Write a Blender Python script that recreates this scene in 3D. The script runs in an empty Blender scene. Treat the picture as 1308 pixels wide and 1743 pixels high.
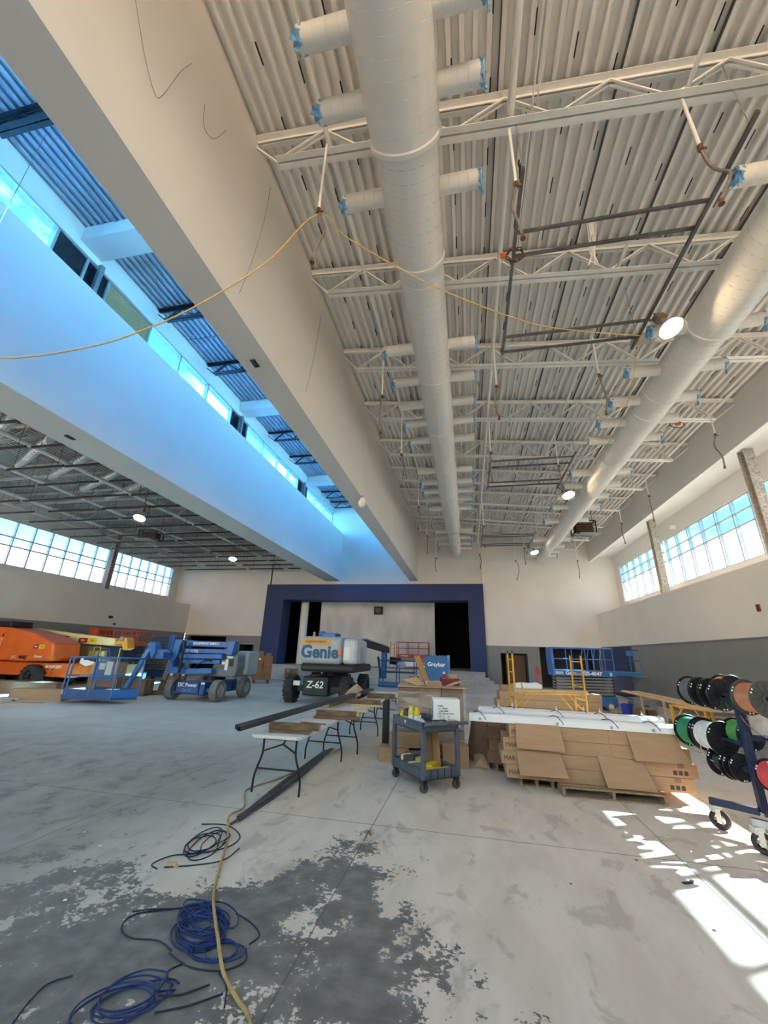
import bpy, bmesh, math, random
from mathutils import Vector, Matrix
random.seed(7)
PI = math.pi
S = bpy.context.scene
COL = S.collection

# ---------------------------------------------------------------- camera
cd = bpy.data.cameras.new('camera'); cam = bpy.data.objects.new('camera', cd); COL.objects.link(cam)
cd.sensor_fit = 'HORIZONTAL'; cd.sensor_width = 36; cd.lens = 36 * 672 / 1308; cd.clip_start = .05; cd.clip_end = 600
Rm = Matrix(((0.97988, 0.03888, 0.19577), (0.19732, -0.33640, -0.92082), (0.03006, 0.94092, -0.33730)))
cam.matrix_world = Matrix.Translation((0, 0, 1.85)) @ Rm.to_4x4()
S.camera = cam

# ---------------------------------------------------------------- exposure
S.view_settings.view_transform = 'Standard'; S.view_settings.look = 'None'
S.view_settings.gamma = 1; S.view_settings.use_curve_mapping = False
S.view_settings.exposure = 2.3
S.cycles.use_denoising = True
S.cycles.max_bounces = 14; S.cycles.diffuse_bounces = 6; S.cycles.transparent_max_bounces = 16; S.cycles.glossy_bounces = 3
S.cycles.sample_clamp_indirect = 6
S.cycles.caustics_reflective = False; S.cycles.caustics_refractive = False

# ---------------------------------------------------------------- sky
SKY = 3.6
w = bpy.data.worlds.new('sky'); S.world = w; w.use_nodes = True
nt = w.node_tree; nt.nodes.clear(); N = nt.nodes.new; L = nt.links.new
tc = N('ShaderNodeTexCoord'); sep = N('ShaderNodeSeparateXYZ'); L(tc.outputs['Generated'], sep.inputs[0])
rp = N('ShaderNodeValToRGB'); L(sep.outputs[2], rp.inputs[0])
e = rp.color_ramp.elements
e[0].position = 0; e[0].color = (1, .95, .88, 1)
e[1].position = 1; e[1].color = (.055, .21, .62, 1)
for p, c in ((.10, (.95, .95, .93, 1)), (.23, (.30, .64, .95, 1)), (.6, (.08, .32, .8, 1))):
    k = e.new(p); k.color = c
mp = N('ShaderNodeMapping'); mp.inputs['Scale'].default_value = (1, 1, 2.6); L(tc.outputs['Generated'], mp.inputs[0])
nz = N('ShaderNodeTexNoise'); nz.inputs['Scale'].default_value = 3.4; nz.inputs['Detail'].default_value = 6; L(mp.outputs[0], nz.inputs['Vector'])
cr = N('ShaderNodeValToRGB'); L(nz.outputs[0], cr.inputs[0]); cr.color_ramp.elements[0].position = .54; cr.color_ramp.elements[1].position = .68
mx = N('ShaderNodeMix'); mx.data_type = 'RGBA'; L(cr.outputs[0], mx.inputs[0]); L(rp.outputs[0], mx.inputs[6]); mx.inputs[7].default_value = (1, .96, .90, 1)
bg = N('ShaderNodeBackground'); bg.inputs[1].default_value = SKY; L(mx.outputs[2], bg.inputs[0])
wo = N('ShaderNodeOutputWorld'); L(bg.outputs[0], wo.inputs[0])

# ---------------------------------------------------------------- sun
sd = bpy.data.lights.new('sun', 'SUN'); sd.energy = 40; sd.angle = .009; sd.color = (1, .88, .72)
sun = bpy.data.objects.new('sun', sd); COL.objects.link(sun)
SUN = Vector((1, .55, .90)).normalized()
sun.rotation_euler = SUN.to_track_quat('Z', 'Y').to_euler(); sun.location = (30, 15, 30)

def portal(loc, sx, sy, normal):
    d = bpy.data.lights.new('window_portal', 'AREA'); d.shape = 'RECTANGLE'; d.size = sx; d.size_y = sy
    d.cycles.is_portal = True
    o = bpy.data.objects.new('window_portal', d); COL.objects.link(o); o.location = loc
    o.rotation_euler = (-Vector(normal)).to_track_quat('Z', 'Y').to_euler()
    return o
PORTALS = True

# ---------------------------------------------------------------- materials
MATS = {}
def M(name, col, rough=.6, metal=0, var=.07, scale=4, bump=0, col2=None, lo=.35, hi=.65, spec=.4, emit=None, stretch=None, detail=4):
    if name in MATS: return MATS[name]
    m = bpy.data.materials.new(name); m.use_nodes = True; t = m.node_tree; b = t.nodes['Principled BSDF']
    tc = t.nodes.new('ShaderNodeTexCoord'); n = t.nodes.new('ShaderNodeTexNoise'); n.inputs['Scale'].default_value = scale; n.inputs['Detail'].default_value = detail
    src = tc.outputs['Object']
    if stretch:
        mp = t.nodes.new('ShaderNodeMapping'); mp.inputs['Scale'].default_value = stretch; t.links.new(src, mp.inputs[0]); src = mp.outputs[0]
    t.links.new(src, n.inputs['Vector'])
    r = t.nodes.new('ShaderNodeValToRGB'); t.links.new(n.outputs[0], r.inputs[0])
    r.color_ramp.elements[0].position = lo; r.color_ramp.elements[1].position = hi
    c2 = col2 or [min(1, c * (1 + var)) for c in col]; c1 = col if col2 else [c * (1 - var) for c in col]
    r.color_ramp.elements[0].color = (*c1, 1); r.color_ramp.elements[1].color = (*c2, 1)
    t.links.new(r.outputs[0], b.inputs['Base Color'])
    b.inputs['Roughness'].default_value = rough; b.inputs['Metallic'].default_value = metal; b.inputs['Specular IOR Level'].default_value = spec
    if bump:
        bp = t.nodes.new('ShaderNodeBump'); bp.inputs['Strength'].default_value = bump; bp.inputs['Distance'].default_value = .02
        t.links.new(n.outputs[0], bp.inputs['Height']); t.links.new(bp.outputs[0], b.inputs['Normal'])
    if emit:
        b.inputs['Emission Color'].default_value = (*emit[0], 1); b.inputs['Emission Strength'].default_value = emit[1]
    MATS[name] = m; return m

def glass(name, tint, gloss=.06):
    m = bpy.data.materials.new(name); m.use_nodes = True; t = m.node_tree; t.nodes.clear()
    o = t.nodes.new('ShaderNodeOutputMaterial'); a = t.nodes.new('ShaderNodeBsdfTransparent'); a.inputs[0].default_value = (*tint, 1)
    g = t.nodes.new('ShaderNodeBsdfGlossy'); g.inputs['Roughness'].default_value = .02; x = t.nodes.new('ShaderNodeMixShader')
    fr = t.nodes.new('ShaderNodeTexNoise'); fr.inputs['Scale'].default_value = .7
    mm = t.nodes.new('ShaderNodeMath'); mm.operation = 'MULTIPLY'; mm.inputs[1].default_value = gloss
    t.links.new(fr.outputs[0], mm.inputs[0]); t.links.new(mm.outputs[0], x.inputs[0])
    t.links.new(a.outputs[0], x.inputs[1]); t.links.new(g.outputs[0], x.inputs[2]); t.links.new(x.outputs[0], o.inputs[0])
    MATS[name] = m; return m

WHITE = M('white_wall_paint', (.72, .70, .67), .75, var=.03, scale=.8)
BEAMW = M('white_bulkhead_paint', (.74, .72, .69), .75, var=.025, scale=.6)
DECKW = M('white_deck_paint', (.75, .73, .70), .6, var=.015, scale=1)
STEELW = M('white_steel_paint', (.78, .77, .74), .5, var=.04, scale=5)
GREYW = M('grey_wall_paint', (.23, .24, .245), .7, var=.03, scale=1)
NAVY = M('navy_wall_paint', (.018, .036, .125), .6, var=.05, scale=1)
BLACKW = M('black_stage_paint', (.004, .004, .005), .9, var=.1, scale=1, spec=.1)
DECKG = M('grey_deck', (.42, .40, .38), .6, var=.1, scale=2)
DECKB = M('galvanised_deck', (.42, .46, .50), .45, .3, var=.1, scale=2)
BLKS = M('black_steel', (.015, .016, .02), .5, var=.2, scale=8)
ALU = M('window_aluminium', (.55, .57, .59), .35, .5, var=.05, scale=3)
GALV = M('galvanised_steel', (.40, .41, .42), .4, .7, var=.15, scale=8)
GLASSC = glass('clear_window_glass', (.43, .425, .41), .05)
GLASST = glass('tinted_window_glass', (.31, .41, .46), .05)
GLASSW = glass('added_warm_glass', (.995, .87, .73), .05)  # for the added rear windows, tinted to warm their daylight
GLASSB = glass('blue_clerestory_glass', (.36, .68, .90), .05)
OSB = M('strand_board', (.30, .20, .10), .8, col2=(.55, .40, .22), scale=40, bump=.3)
CARD = M('cardboard', (.40, .25, .145), .8, var=.06, scale=3, stretch=(1, 1, 6))
CARDD = M('dark_cardboard', (.22, .135, .085), .85, var=.12, scale=3)
CARDL = M('pale_cardboard', (.50, .34, .21), .8, var=.06, scale=4)
WOOD = M('rough_lumber', (.12, .07, .04), .85, col2=(.27, .16, .09), scale=5, stretch=(1, 12, 12), bump=.3)
PINE = M('pine_lumber', (.55, .36, .19), .75, col2=(.70, .50, .30), scale=4, stretch=(1, 10, 10), bump=.15)
PALW = M('weathered_pallet_wood', (.22, .14, .08), .9, col2=(.40, .28, .17), scale=5, stretch=(10, 2, 10), bump=.3)
TYRE = M('tyre_rubber', (.045, .043, .042), .85, var=.3, scale=9, bump=.2)
TYREG = M('dusty_tyre_rubber', (.20, .19, .18), .9, var=.2, scale=6, bump=.2)
GBLUE = M('lift_blue_paint', (.035, .15, .42), .42, var=.12, scale=3, spec=.5)
DBLUE = M('dark_blue_paint', (.03, .085, .24), .45, var=.15, scale=3)
LGREY = M('lift_grey_plastic', (.36, .39, .42), .4, var=.05, scale=2, spec=.5)
DGREY = M('lift_dark_grey_plastic', (.16, .17, .18), .5, var=.08, scale=2)
ORANGE = M('orange_paint', (.72, .135, .02), .4, var=.08, scale=2, spec=.5)
CREAM = M('cream_paint', (.80, .72, .36), .45, var=.05, scale=2)
TAN = M('tan_panel', (.42, .29, .12), .7, var=.06, scale=2)
REDO = M('red_orange_paint', (.45, .07, .02), .55, var=.12, scale=4)
RED = M('red_paint', (.42, .03, .025), .5, var=.12, scale=4)
YEL = M('scaffold_yellow', (.72, .36, .05), .5, var=.12, scale=6)
YELB = M('yellow_carton', (.75, .52, .02), .6, var=.06, scale=5)
PAPER = M('white_paper', (.80, .80, .79), .8, var=.02, scale=5)
INK = M('black_print', (.02, .02, .02), .7, var=.05)
LETW = M('white_lettering', (.85, .86, .88), .6, var=.02)
LETB = M('blue_lettering', (.01, .10, .22), .5, var=.03)
PLASTW = M('white_table_plastic', (.76, .75, .72), .5, var=.04, scale=3)
CART = M('slate_cart_plastic', (.085, .10, .13), .55, var=.15, scale=7)
BLKP = M('black_spool_plastic', (.012, .012, .014), .4, var=.2, scale=6, spec=.5)
FIXW = M('fixture_white_enamel', (.80, .81, .83), .3, var=.03, scale=2, spec=.5)
BROWNP = M('brown_steel_box', (.25, .115, .055), .5, var=.12, scale=3)
TRK = M('dark_steel_track', (.062, .055, .058), .45, .3, var=.25, scale=5, stretch=(6, .6, 6))
NAVS = M('navy_steel', (.02, .03, .075), .45, var=.12, scale=5)
YCORD = M('tan_cord_jacket', (.46, .31, .12), .6, var=.2, scale=8)
BCAB = M('blue_cable_jacket', (.02, .04, .15), .5, var=.3, scale=9)
DCAB = M('dark_cable_jacket', (.012, .016, .04), .5, var=.3, scale=9)
ROPE = M('yellow_rope', (.55, .40, .16), .8, var=.1, scale=20)
BFILM = M('blue_plastic_film', (.16, .38, .62), .35, var=.3, scale=14)
DUCTW = M('painted_duct', (.70, .69, .66), .45, var=.025, scale=2, spec=.45)
SEAM = M('duct_seam_shadow_lip', (.58, .57, .55), .5, var=.03)
LAMP = M('lamp_lens', (1, .8, .55), .5, emit=((1, .72, .42), 30))
LAMPW = M('lamp_lens_white', (1, .9, .75), .5, emit=((1, .85, .65), 14))
FPROOF = M('sprayed_fireproofing', (.30, .27, .23), .95, col2=(.52, .49, .44), scale=16, bump=.7)
def film_mat():
    m = bpy.data.materials.new('stretch_film'); m.use_nodes = True; t = m.node_tree; b = t.nodes['Principled BSDF']
    b.inputs['Base Color'].default_value = (.75, .73, .70, 1); b.inputs['Roughness'].default_value = .25
    tc = t.nodes.new('ShaderNodeTexCoord'); n = t.nodes.new('ShaderNodeTexNoise'); n.inputs['Scale'].default_value = 3; n.inputs['Detail'].default_value = 5
    mp = t.nodes.new('ShaderNodeMapping'); mp.inputs['Scale'].default_value = (1, 1, 5); t.links.new(tc.outputs['Object'], mp.inputs[0]); t.links.new(mp.outputs[0], n.inputs['Vector'])
    r = t.nodes.new('ShaderNodeMapRange'); r.inputs[1].default_value = .35; r.inputs[2].default_value = .75; r.inputs[3].default_value = .06; r.inputs[4].default_value = .45
    t.links.new(n.outputs[0], r.inputs[0]); t.links.new(r.outputs[0], b.inputs['Alpha'])
    return m
FILM = film_mat()

# ---------------------------------------------------------------- mesh helpers
class MB:
    def __init__(s): s.v = []; s.f = []
    def add(s, vs, fs):
        k = len(s.v); s.v += [tuple(v) for v in vs]; s.f += [tuple(i + k for i in f) for f in fs]; return s
    def box(s, c, d, rz=0, mat=None):
        x, y, z = d[0] / 2, d[1] / 2, d[2] / 2
        vs = [Vector((a * x, b * y, g * z)) for g in (-1, 1) for a, b in ((-1, -1), (1, -1), (1, 1), (-1, 1))]
        m = mat or Matrix.Rotation(rz, 3, 'Z')
        return s.add([m @ v + Vector(c) for v in vs], [(3, 2, 1, 0), (4, 5, 6, 7), (0, 1, 5, 4), (1, 2, 6, 5), (2, 3, 7, 6), (3, 0, 4, 7)])
    def b2(s, lo, hi):
        return s.box([(a + b) / 2 for a, b in zip(lo, hi)], [abs(b - a) for a, b in zip(lo, hi)])
    def bar(s, p, q, w, h=None, up=(0, 0, 1)):
        p, q = Vector(p), Vector(q); d = q - p; h = h or w
        z = d.normalized(); u = Vector(up)
        if abs(z.dot(u)) > .98: u = Vector((0, 1, 0))
        x = z.cross(u).normalized(); y = x.cross(z)
        return s.box((p + q) / 2, (w, h, d.length), mat=Matrix((x, y, z)).transposed())
    def cyl(s, p, q, r, n=12, r2=None, cap=True):
        p, q = Vector(p), Vector(q); z = (q - p).normalized(); r2 = r if r2 is None else r2
        u = Vector((0, 0, 1)) if abs(z.z) < .9 else Vector((1, 0, 0)); x = z.cross(u).normalized(); y = z.cross(x)
        vs = []
        for c, rr in ((p, r), (q, r2)):
            vs += [c + (x * math.cos(2 * PI * i / n) + y * math.sin(2 * PI * i / n)) * rr for i in range(n)]
        fs = [(i, (i + 1) % n, n + (i + 1) % n, n + i) for i in range(n)]
        if cap: fs += [tuple(range(n))[::-1], tuple(range(n, 2 * n))]
        return s.add(vs, fs)
    def lathe(s, prof, p, axis, n=20):        # prof: (radius, offset along the axis)
        p = Vector(p); z = Vector(axis).normalized(); u = Vector((0, 0, 1)) if abs(z.z) < .9 else Vector((1, 0, 0)); x = z.cross(u).normalized(); y = z.cross(x)
        vs = [p + z * h + (x * math.cos(2 * PI * i / n) + y * math.sin(2 * PI * i / n)) * r for r, h in prof for i in range(n)]
        fs = [(j * n + i, j * n + (i + 1) % n, (j + 1) * n + (i + 1) % n, (j + 1) * n + i) for j in range(len(prof) - 1) for i in range(n)]
        return s.add(vs, fs)
    def tube(s, pts, r, n=6, closed=False):
        pts = [Vector(p) for p in pts]; k = len(pts); vs = []; fs = []; prev = None
        for i, p in enumerate(pts):
            a = pts[i - 1] if i > 0 or closed else p; b = pts[(i + 1) % k] if i < k - 1 or closed else p
            z = (b - a); z = z.normalized() if z.length > 1e-9 else Vector((0, 0, 1))
            if prev is None: u = Vector((0, 0, 1)) if abs(z.z) < .9 else Vector((1, 0, 0)); x = z.cross(u).normalized()
            else:
                x = prev - z * prev.dot(z); x = x.normalized() if x.length > 1e-6 else z.orthogonal().normalized()
            prev = x; y = z.cross(x)
            vs += [p + (x * math.cos(2 * PI * j / n) + y * math.sin(2 * PI * j / n)) * r for j in range(n)]
        for i in range(k if closed else k - 1):
            i2 = (i + 1) % k
            fs += [(i * n + j, i * n + (j + 1) % n, i2 * n + (j + 1) % n, i2 * n + j) for j in range(n)]
        if not closed: fs += [tuple(range(n))[::-1], tuple(range((k - 1) * n, k * n))]
        return s.add(vs, fs)
    def prism(s, poly, a, b, ax=1):           # polygon in the two other axes, extruded along ax from a to b
        n = len(poly); vs = []
        for t in (a, b):
            for u, v in poly: c = [u, v]; c.insert(ax, t); vs.append(c)
        return s.add(vs, [tuple(range(n))[::-1], tuple(range(n, 2 * n))] + [(i, (i + 1) % n, n + (i + 1) % n, n + i) for i in range(n)])
    def mesh(s, name):
        me = bpy.data.meshes.new(name); me.from_pydata(s.v, [], s.f); me.update()
        bm = bmesh.new(); bm.from_mesh(me); bmesh.ops.recalc_face_normals(bm, faces=bm.faces); bm.to_mesh(me); bm.free(); return me
    def build(s, name, mat, parent=None, smooth=False, bevel=0, loc=None, rz=0, seg=2, **props):
        me = s.mesh(name); me.materials.append(mat)
        o = bpy.data.objects.new(name, me); COL.objects.link(o)
        if smooth:
            for p in me.polygons: p.use_smooth = True
            md = o.modifiers.new('edges', 'EDGE_SPLIT'); md.split_angle = .7
        if bevel:
            md = o.modifiers.new('bevel', 'BEVEL'); md.width = bevel; md.segments = seg; md.limit_method = 'ANGLE'
        if parent: o.parent = parent
        if loc: o.location = loc
        if rz: o.rotation_euler = (0, 0, rz)
        for k, v in props.items(): o[k] = v
        return o

def tag(o, label, cat, group=None):
    o['label'] = label; o['category'] = cat
    if group: o['group'] = group
    return o
def thing(name, label, cat, loc=(0, 0, 0), rz=0, group=None):
    o = bpy.data.objects.new(name, None); COL.objects.link(o); o.empty_display_size = .2
    o.location = loc; o.rotation_euler = (0, 0, rz); return tag(o, label, cat, group)
def struct(o): o['kind'] = 'structure'; return o
def copy_tree(o, parent=None):
    c = o.copy(); COL.objects.link(c)
    if parent: c.parent = parent
    for ch in o.children: copy_tree(ch, c)
    return c
def piece(src, parent, loc=None, rot=None):   # a linked copy of a part, mesh shared
    c = src.copy(); COL.objects.link(c); c.parent = parent
    if loc is not None: c.location = loc
    if rot is not None: c.rotation_euler = rot
    return c
def text(s, size, loc, rot, mat, parent, name='lettering', sx=1.0, ext=.004, shear=0, bold=0):
    cu = bpy.data.curves.new('t', 'FONT'); cu.body = s; cu.size = size; cu.extrude = ext; cu.align_x = 'CENTER'; cu.align_y = 'CENTER'; cu.shear = shear; cu.offset = bold; cu.resolution_u = 3
    o = bpy.data.objects.new('t', cu); COL.objects.link(o)
    me = bpy.data.meshes.new_from_object(o.evaluated_get(bpy.context.evaluated_depsgraph_get()))
    bpy.data.objects.remove(o); me.name = name; me.materials.clear(); me.materials.append(mat)
    t = bpy.data.objects.new(name, me); COL.objects.link(t); t.location = loc; t.rotation_euler = rot; t.scale = (sx, 1, 1)
    if parent: t.parent = parent
    return t
FRONT = (PI / 2, 0, 0)      # lettering that faces -y
RIGHT = (PI / 2, 0, PI / 2) # lettering that faces +x
def ring(c, r, n, z=0): return [(c[0] + r * math.cos(2 * PI * i / n), c[1] + r * math.sin(2 * PI * i / n), z) for i in range(n)]

# ================================================================ STRUCTURE
def floor_material():
    m = bpy.data.materials.new('worn_concrete'); m.use_nodes = True; t = m.node_tree; b = t.nodes['Principled BSDF']
    X = t.nodes.new; K = t.links.new
    tc = X('ShaderNodeTexCoord'); P = tc.outputs['Object']; sp = X('ShaderNodeSeparateXYZ'); K(P, sp.inputs[0])
    def noise(sc, det=8, dist=0, st=None, off=None):
        n = X('ShaderNodeTexNoise'); n.inputs['Scale'].default_value = sc; n.inputs['Detail'].default_value = det; n.inputs['Distortion'].default_value = dist; n.inputs['Roughness'].default_value = .62
        mp = X('ShaderNodeMapping'); K(P, mp.inputs[0]); mp.inputs['Scale'].default_value = st or (1, 1, 1); mp.inputs['Location'].default_value = off or (0, 0, 0); mp.inputs['Rotation'].default_value = (0, 0, .5 if st else 0)
        K(mp.outputs[0], n.inputs['Vector']); return n.outputs[0]
    def math(op, a, b_=None, c=None, clamp=False):
        n = X('ShaderNodeMath'); n.operation = op; n.use_clamp = clamp
        for i, v in enumerate((a, b_, c)):
            if v is None: continue
            if isinstance(v, (int, float)): n.inputs[i].default_value = v
            else: K(v, n.inputs[i])
        return n.outputs[0]
    def step(v, lo, hi):
        n = X('ShaderNodeMapRange'); n.interpolation_type = 'SMOOTHSTEP'; n.inputs[1].default_value = lo; n.inputs[2].default_value = hi; K(v, n.inputs[0]); return n.outputs[0]
    def mix(f, a, b_):
        n = X('ShaderNodeMix'); n.data_type = 'RGBA'; K(f, n.inputs[0])
        for i, v in ((6, a), (7, b_)):
            if isinstance(v, tuple): n.inputs[i].default_value = (*v, 1)
            else: K(v, n.inputs[i])
        return n.outputs[2]
    def blob(cx, cy, rx, ry):            # 1 at the centre, 0 at the rim, an area of wear on the slab
        a = math('DIVIDE', math('SUBTRACT', sp.outputs[0], cx), rx); c = math('DIVIDE', math('SUBTRACT', sp.outputs[1], cy), ry)
        return math('SUBTRACT', 1, math('SQRT', math('ADD', math('MULTIPLY', a, a), math('MULTIPLY', c, c))), clamp=True)
    nA = noise(2.8, 12, .3, (1, .7, 1)); nB = noise(5, 8, .2); nC = noise(.35, 4); nD = noise(24, 5); nE = noise(2.6, 9, .4, (1, .35, 1), (3, 1, 0))
    bare = mix(step(nB, .3, .7), (.145, .135, .125), (.26, .243, .222))          # bare grey slab
    coat = mix(step(nE, .3, .7), (.63, .545, .455), (.75, .665, .57))            # thin pale skim coat
    scuff = math('MULTIPLY', step(noise(3.1, 10, .7, (1, .6, 1), (7, 2, 0)), .55, .63), .45)
    coat = mix(scuff, coat, (.33, .30, .27)); speck = step(noise(46, 3), .66, .72); coat = mix(math('MULTIPLY', speck, .5), coat, (.22, .20, .18))
    far = mix(step(nC, .35, .65), (.53, .505, .475), (.65, .625, .59))
    # how much skim coat is left: little on the left, a worn field in the middle foreground
    left = step(sp.outputs[0], -5.0, -1.3)
    nearer = step(sp.outputs[1], 10.5, 6.0)
    keep = math('ADD', math('MULTIPLY', left, .30), .17)
    for n_, k_ in ((nA, 1.2), (nB, .85), (nD, .7)): keep = math('ADD', keep, math('MULTIPLY', math('SUBTRACT', n_, .5), k_))
    keep = math('ADD', keep, .45)
    for q in ((-1.15, 4.1, 1.2, 1.9, .62), (-.6, 3.0, .75, 1.0, .50), (.25, 2.9, .55, .9, .40), (-1.9, 3.3, .8, .9, .55), (-2.5, 2.65, 1.7, 1.0, .66), (-3.2, 3.6, 1.2, .9, .3), (1.2, 4.6, .5, .7, .22)):
        keep = math('SUBTRACT', keep, math('MULTIPLY', blob(*q[:4]), q[4]))
    mask = step(keep, .485, .515)
    near = mix(mask, bare, coat)
    leftgrey = mix(step(nA, .3, .75), (.235, .205, .178), (.365, .325, .285))
    lf = math('MULTIPLY', step(sp.outputs[0], -2.3, -4.4), 1.0)
    near = mix(math('MULTIPLY', lf, .85), near, leftgrey)
    col = mix(nearer, far, near)
    def line(v, off, per, wd):
        f = math('ABSOLUTE', math('SUBTRACT', math('FRACT', math('DIVIDE', math('ADD', v, off), per)), .5)); return math('LESS_THAN', f, wd / per)
    wob = math('MULTIPLY', math('SUBTRACT', nB, .5), .03)
    j = math('MAXIMUM', line(sp.outputs[0], 1.15 + 1.575, 3.15, .006), line(math('ADD', sp.outputs[1], wob), -5.35 + 1.9, 3.8, .007))
    col = mix(math('MULTIPLY', j, .75), col, (.10, .095, .09))
    dirt = step(nD, .62, .8)
    col = mix(math('MULTIPLY', dirt, .25), col, (.16, .15, .14))
    K(col, b.inputs['Base Color']); b.inputs['Roughness'].default_value = .62; b.inputs['Specular IOR Level'].default_value = .35
    bp = X('ShaderNodeBump'); bp.inputs['Strength'].default_value = .35; bp.inputs['Distance'].default_value = .004
    K(math('ADD', mask, math('MULTIPLY', nD, .8)), bp.inputs['Height']); K(bp.outputs[0], b.inputs['Normal'])
    return m
FLOORM = floor_material()
Y0, Y1 = -8.0, 29.0
struct(MB().b2((-24, Y0, -.2), (10.2, 36.5, 0)).build('floor', FLOORM))
GROUND = M('outdoor_ground', (.30, .29, .26), .9, var=.2, scale=.3)
struct(MB().b2((-140, -140, -.6), (140, 140, -.4)).build('ground', GROUND))

# ---- right hall walls
struct(MB().b2((8.3, Y0, 2.62), (10.0, Y1, 4.65)).build('wall_right', WHITE))
struct(MB().b2((8.31, Y0, 0), (10.0, 23.8, 2.62)).build('wall_right_lower', GREYW))
struct(MB().b2((8.31, 23.8, 0), (10.0, Y1, 2.62)).build('wall_right_navy', NAVY))
struct(MB().b2((9.9, Y0, 4.65), (10.2, Y1, 5.38)).b2((9.9, Y0, 7.66), (10.2, Y1, 8.9)).b2((9.9, 28.15, 5.38), (10.2, Y1, 7.66)).b2((9.9, Y0, 5.38), (10.2, 5.0, 7.66))
       .build('wall_right_upper', WHITE))
struct(MB().b2((8.3, Y0, 8.15), (8.52, Y1, 9.75)).build('trim_1', WHITE))
struct(MB().b2((8.52, Y0, 8.55), (10.2, Y1, 8.7)).build('ceiling_soffit', WHITE))
struct(MB().b2((8.27, Y0, 2.6), (8.31, Y1, 2.63)).build('trim_2', GREYW))
# ---- left room walls
struct(MB().b2((-23.6, Y0, 2.92), (-22, Y1, 5.12)).build('wall_left', WHITE))
struct(MB().b2((-23.6, Y0, 0), (-22.01, Y1, 2.92)).build('wall_left_lower', GREYW))
struct(MB().b2((-23.8, Y0, 5.12), (-23.5, Y1, 5.62)).b2((-23.8, Y0, 7.95), (-23.5, Y1, 9.3)).b2((-23.8, 28.1, 5.62), (-23.5, Y1, 7.95)).b2((-23.8, Y0, 5.62), (-23.5, 5.0, 7.95))
       .build('wall_left_upper', WHITE))
# ---- back wall
mb = MB()
mb.b2((1.15, 28.75, 2.57), (8.3, 29.3, 10.6)).b2((8.3, 28.98, 4.65), (10.2, 29.3, 8.7)).b2((-15.2, 29, 6.4), (1.15, 29.3, 13.6))
mb.b2((-23.6, 29, 5.1), (-22, 29.3, 9.3)).b2((-22, 29, 2.82), (-15.1, 29.3, 13.6))
struct(mb.build('wall_back', WHITE))
mb = MB()
for x0, x1, z0 in ((1.15, 2.08, 0), (2.08, 3.77, 2.12), (3.77, 4.54, 0)): mb.b2((x0, 28.76, z0), (x1, 29.3, 2.57))
for x0, x1, z0 in ((-22, -21.73, 0), (-21.73, -18.33, 2.72), (-18.33, -17.29, 0), (-17.29, -15.91, 2.28), (-15.91, -15.1, 0)): mb.b2((x0, 29.01, z0), (x1, 29.3, 2.82))
struct(mb.build('wall_back_lower', GREYW))
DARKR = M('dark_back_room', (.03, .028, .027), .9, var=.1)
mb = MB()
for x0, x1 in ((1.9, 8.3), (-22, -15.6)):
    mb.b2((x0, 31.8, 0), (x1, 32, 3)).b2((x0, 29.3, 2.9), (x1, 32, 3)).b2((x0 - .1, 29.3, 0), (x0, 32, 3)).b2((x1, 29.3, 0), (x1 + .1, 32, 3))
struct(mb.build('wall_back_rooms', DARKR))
d = struct(MB().bar((2.12, 29.2, 0), (2.12, 29.2, 2.1), .08).bar((3.73, 29.2, 0), (3.73, 29.2, 2.1), .08).bar((2.1, 29.2, 2.08), (3.75, 29.2, 2.08), .08).build('door_1', BLKS))
MB().b2((2.45, 29.7, 0), (3.7, 29.78, 2.0)).build('door_leaf', M('brown_door', (.16, .10, .06), .7), d)
d = struct(MB().bar((-17.25, 29.2, 0), (-17.25, 29.2, 2.26), .08).bar((-15.95, 29.2, 0), (-15.95, 29.2, 2.26), .08).bar((-17.3, 29.2, 2.24), (-15.9, 29.2, 2.24), .08).build('door_2', GALV))
MB().b2((-16.3, 29.5, 0), (-16.22, 30.6, 2.2)).build('door_leaf', M('brown_door', (.16, .10, .06)), d)
# ---- proscenium and stage
struct(MB().b2((-15.18, 28.55, 0), (-13.72, 30, 6.66)).b2((.11, 28.55, 0), (1.18, 30, 6.66)).b2((-13.72, 28.55, 5.5), (.11, 30, 6.66)).build('trim_3', NAVY))
struct(MB().b2((-14.6, 28.6, 0), (1.0, 36.4, .9)).build('floor_stage', M('stage_concrete', (.40, .39, .37), .8, var=.08, scale=2)))
struct(MB().b2((-14.7, 30, .9), (-14.5, 36.4, 7)).b2((.9, 30, .9), (1.1, 36.4, 7)).b2((-14.6, 36.2, .9), (1, 36.4, 7)).b2((-14.6, 30, 6.7), (1, 36.4, 6.9)).build('wall_stage', BLACKW))
struct(MB().b2((-11.88, 32, .9), (-2.48, 32.2, 6.6)).build('wall_stage_screen', M('skim_coated_drywall', (.50, .53, .55), .8, col2=(.66, .67, .67), scale=.9, stretch=(1, 1, .5), detail=2)))
st = struct(MB().b2((-14.55, 28.3, 0), (1.02, 28.6, .9)).build('trim_4', M('stage_concrete', (.4, .39, .37))))
for i in range(5):
    MB().b2((-14.5 - .02 * i, 28.3 - .3 * (i + 1), 0), (1.0 + .25 * i, 28.3 - .3 * i, .75 - .15 * i)).build('stair_step', M('stair_concrete', (.46, .45, .43), .85, var=.1, scale=3), st, bevel=.02)
# ---- bulkheads between the bays
struct(MB().b2((-4.03, Y0, 6.95), (-3.43, Y1, 11.05)).b2((-4.03, Y0, 12.13), (-3.43, Y1, 13.5)).build('wall_bulkhead_right', BEAMW))
struct(MB().b2((-10.65, Y0, 6.98), (-9.42, Y1, 10.72)).build('wall_bulkhead_left', BEAMW))
struct(MB().b2((-10.75, Y0, 12.48), (-10.4, Y1, 13.5)).build('trim_5', BEAMW))
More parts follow.
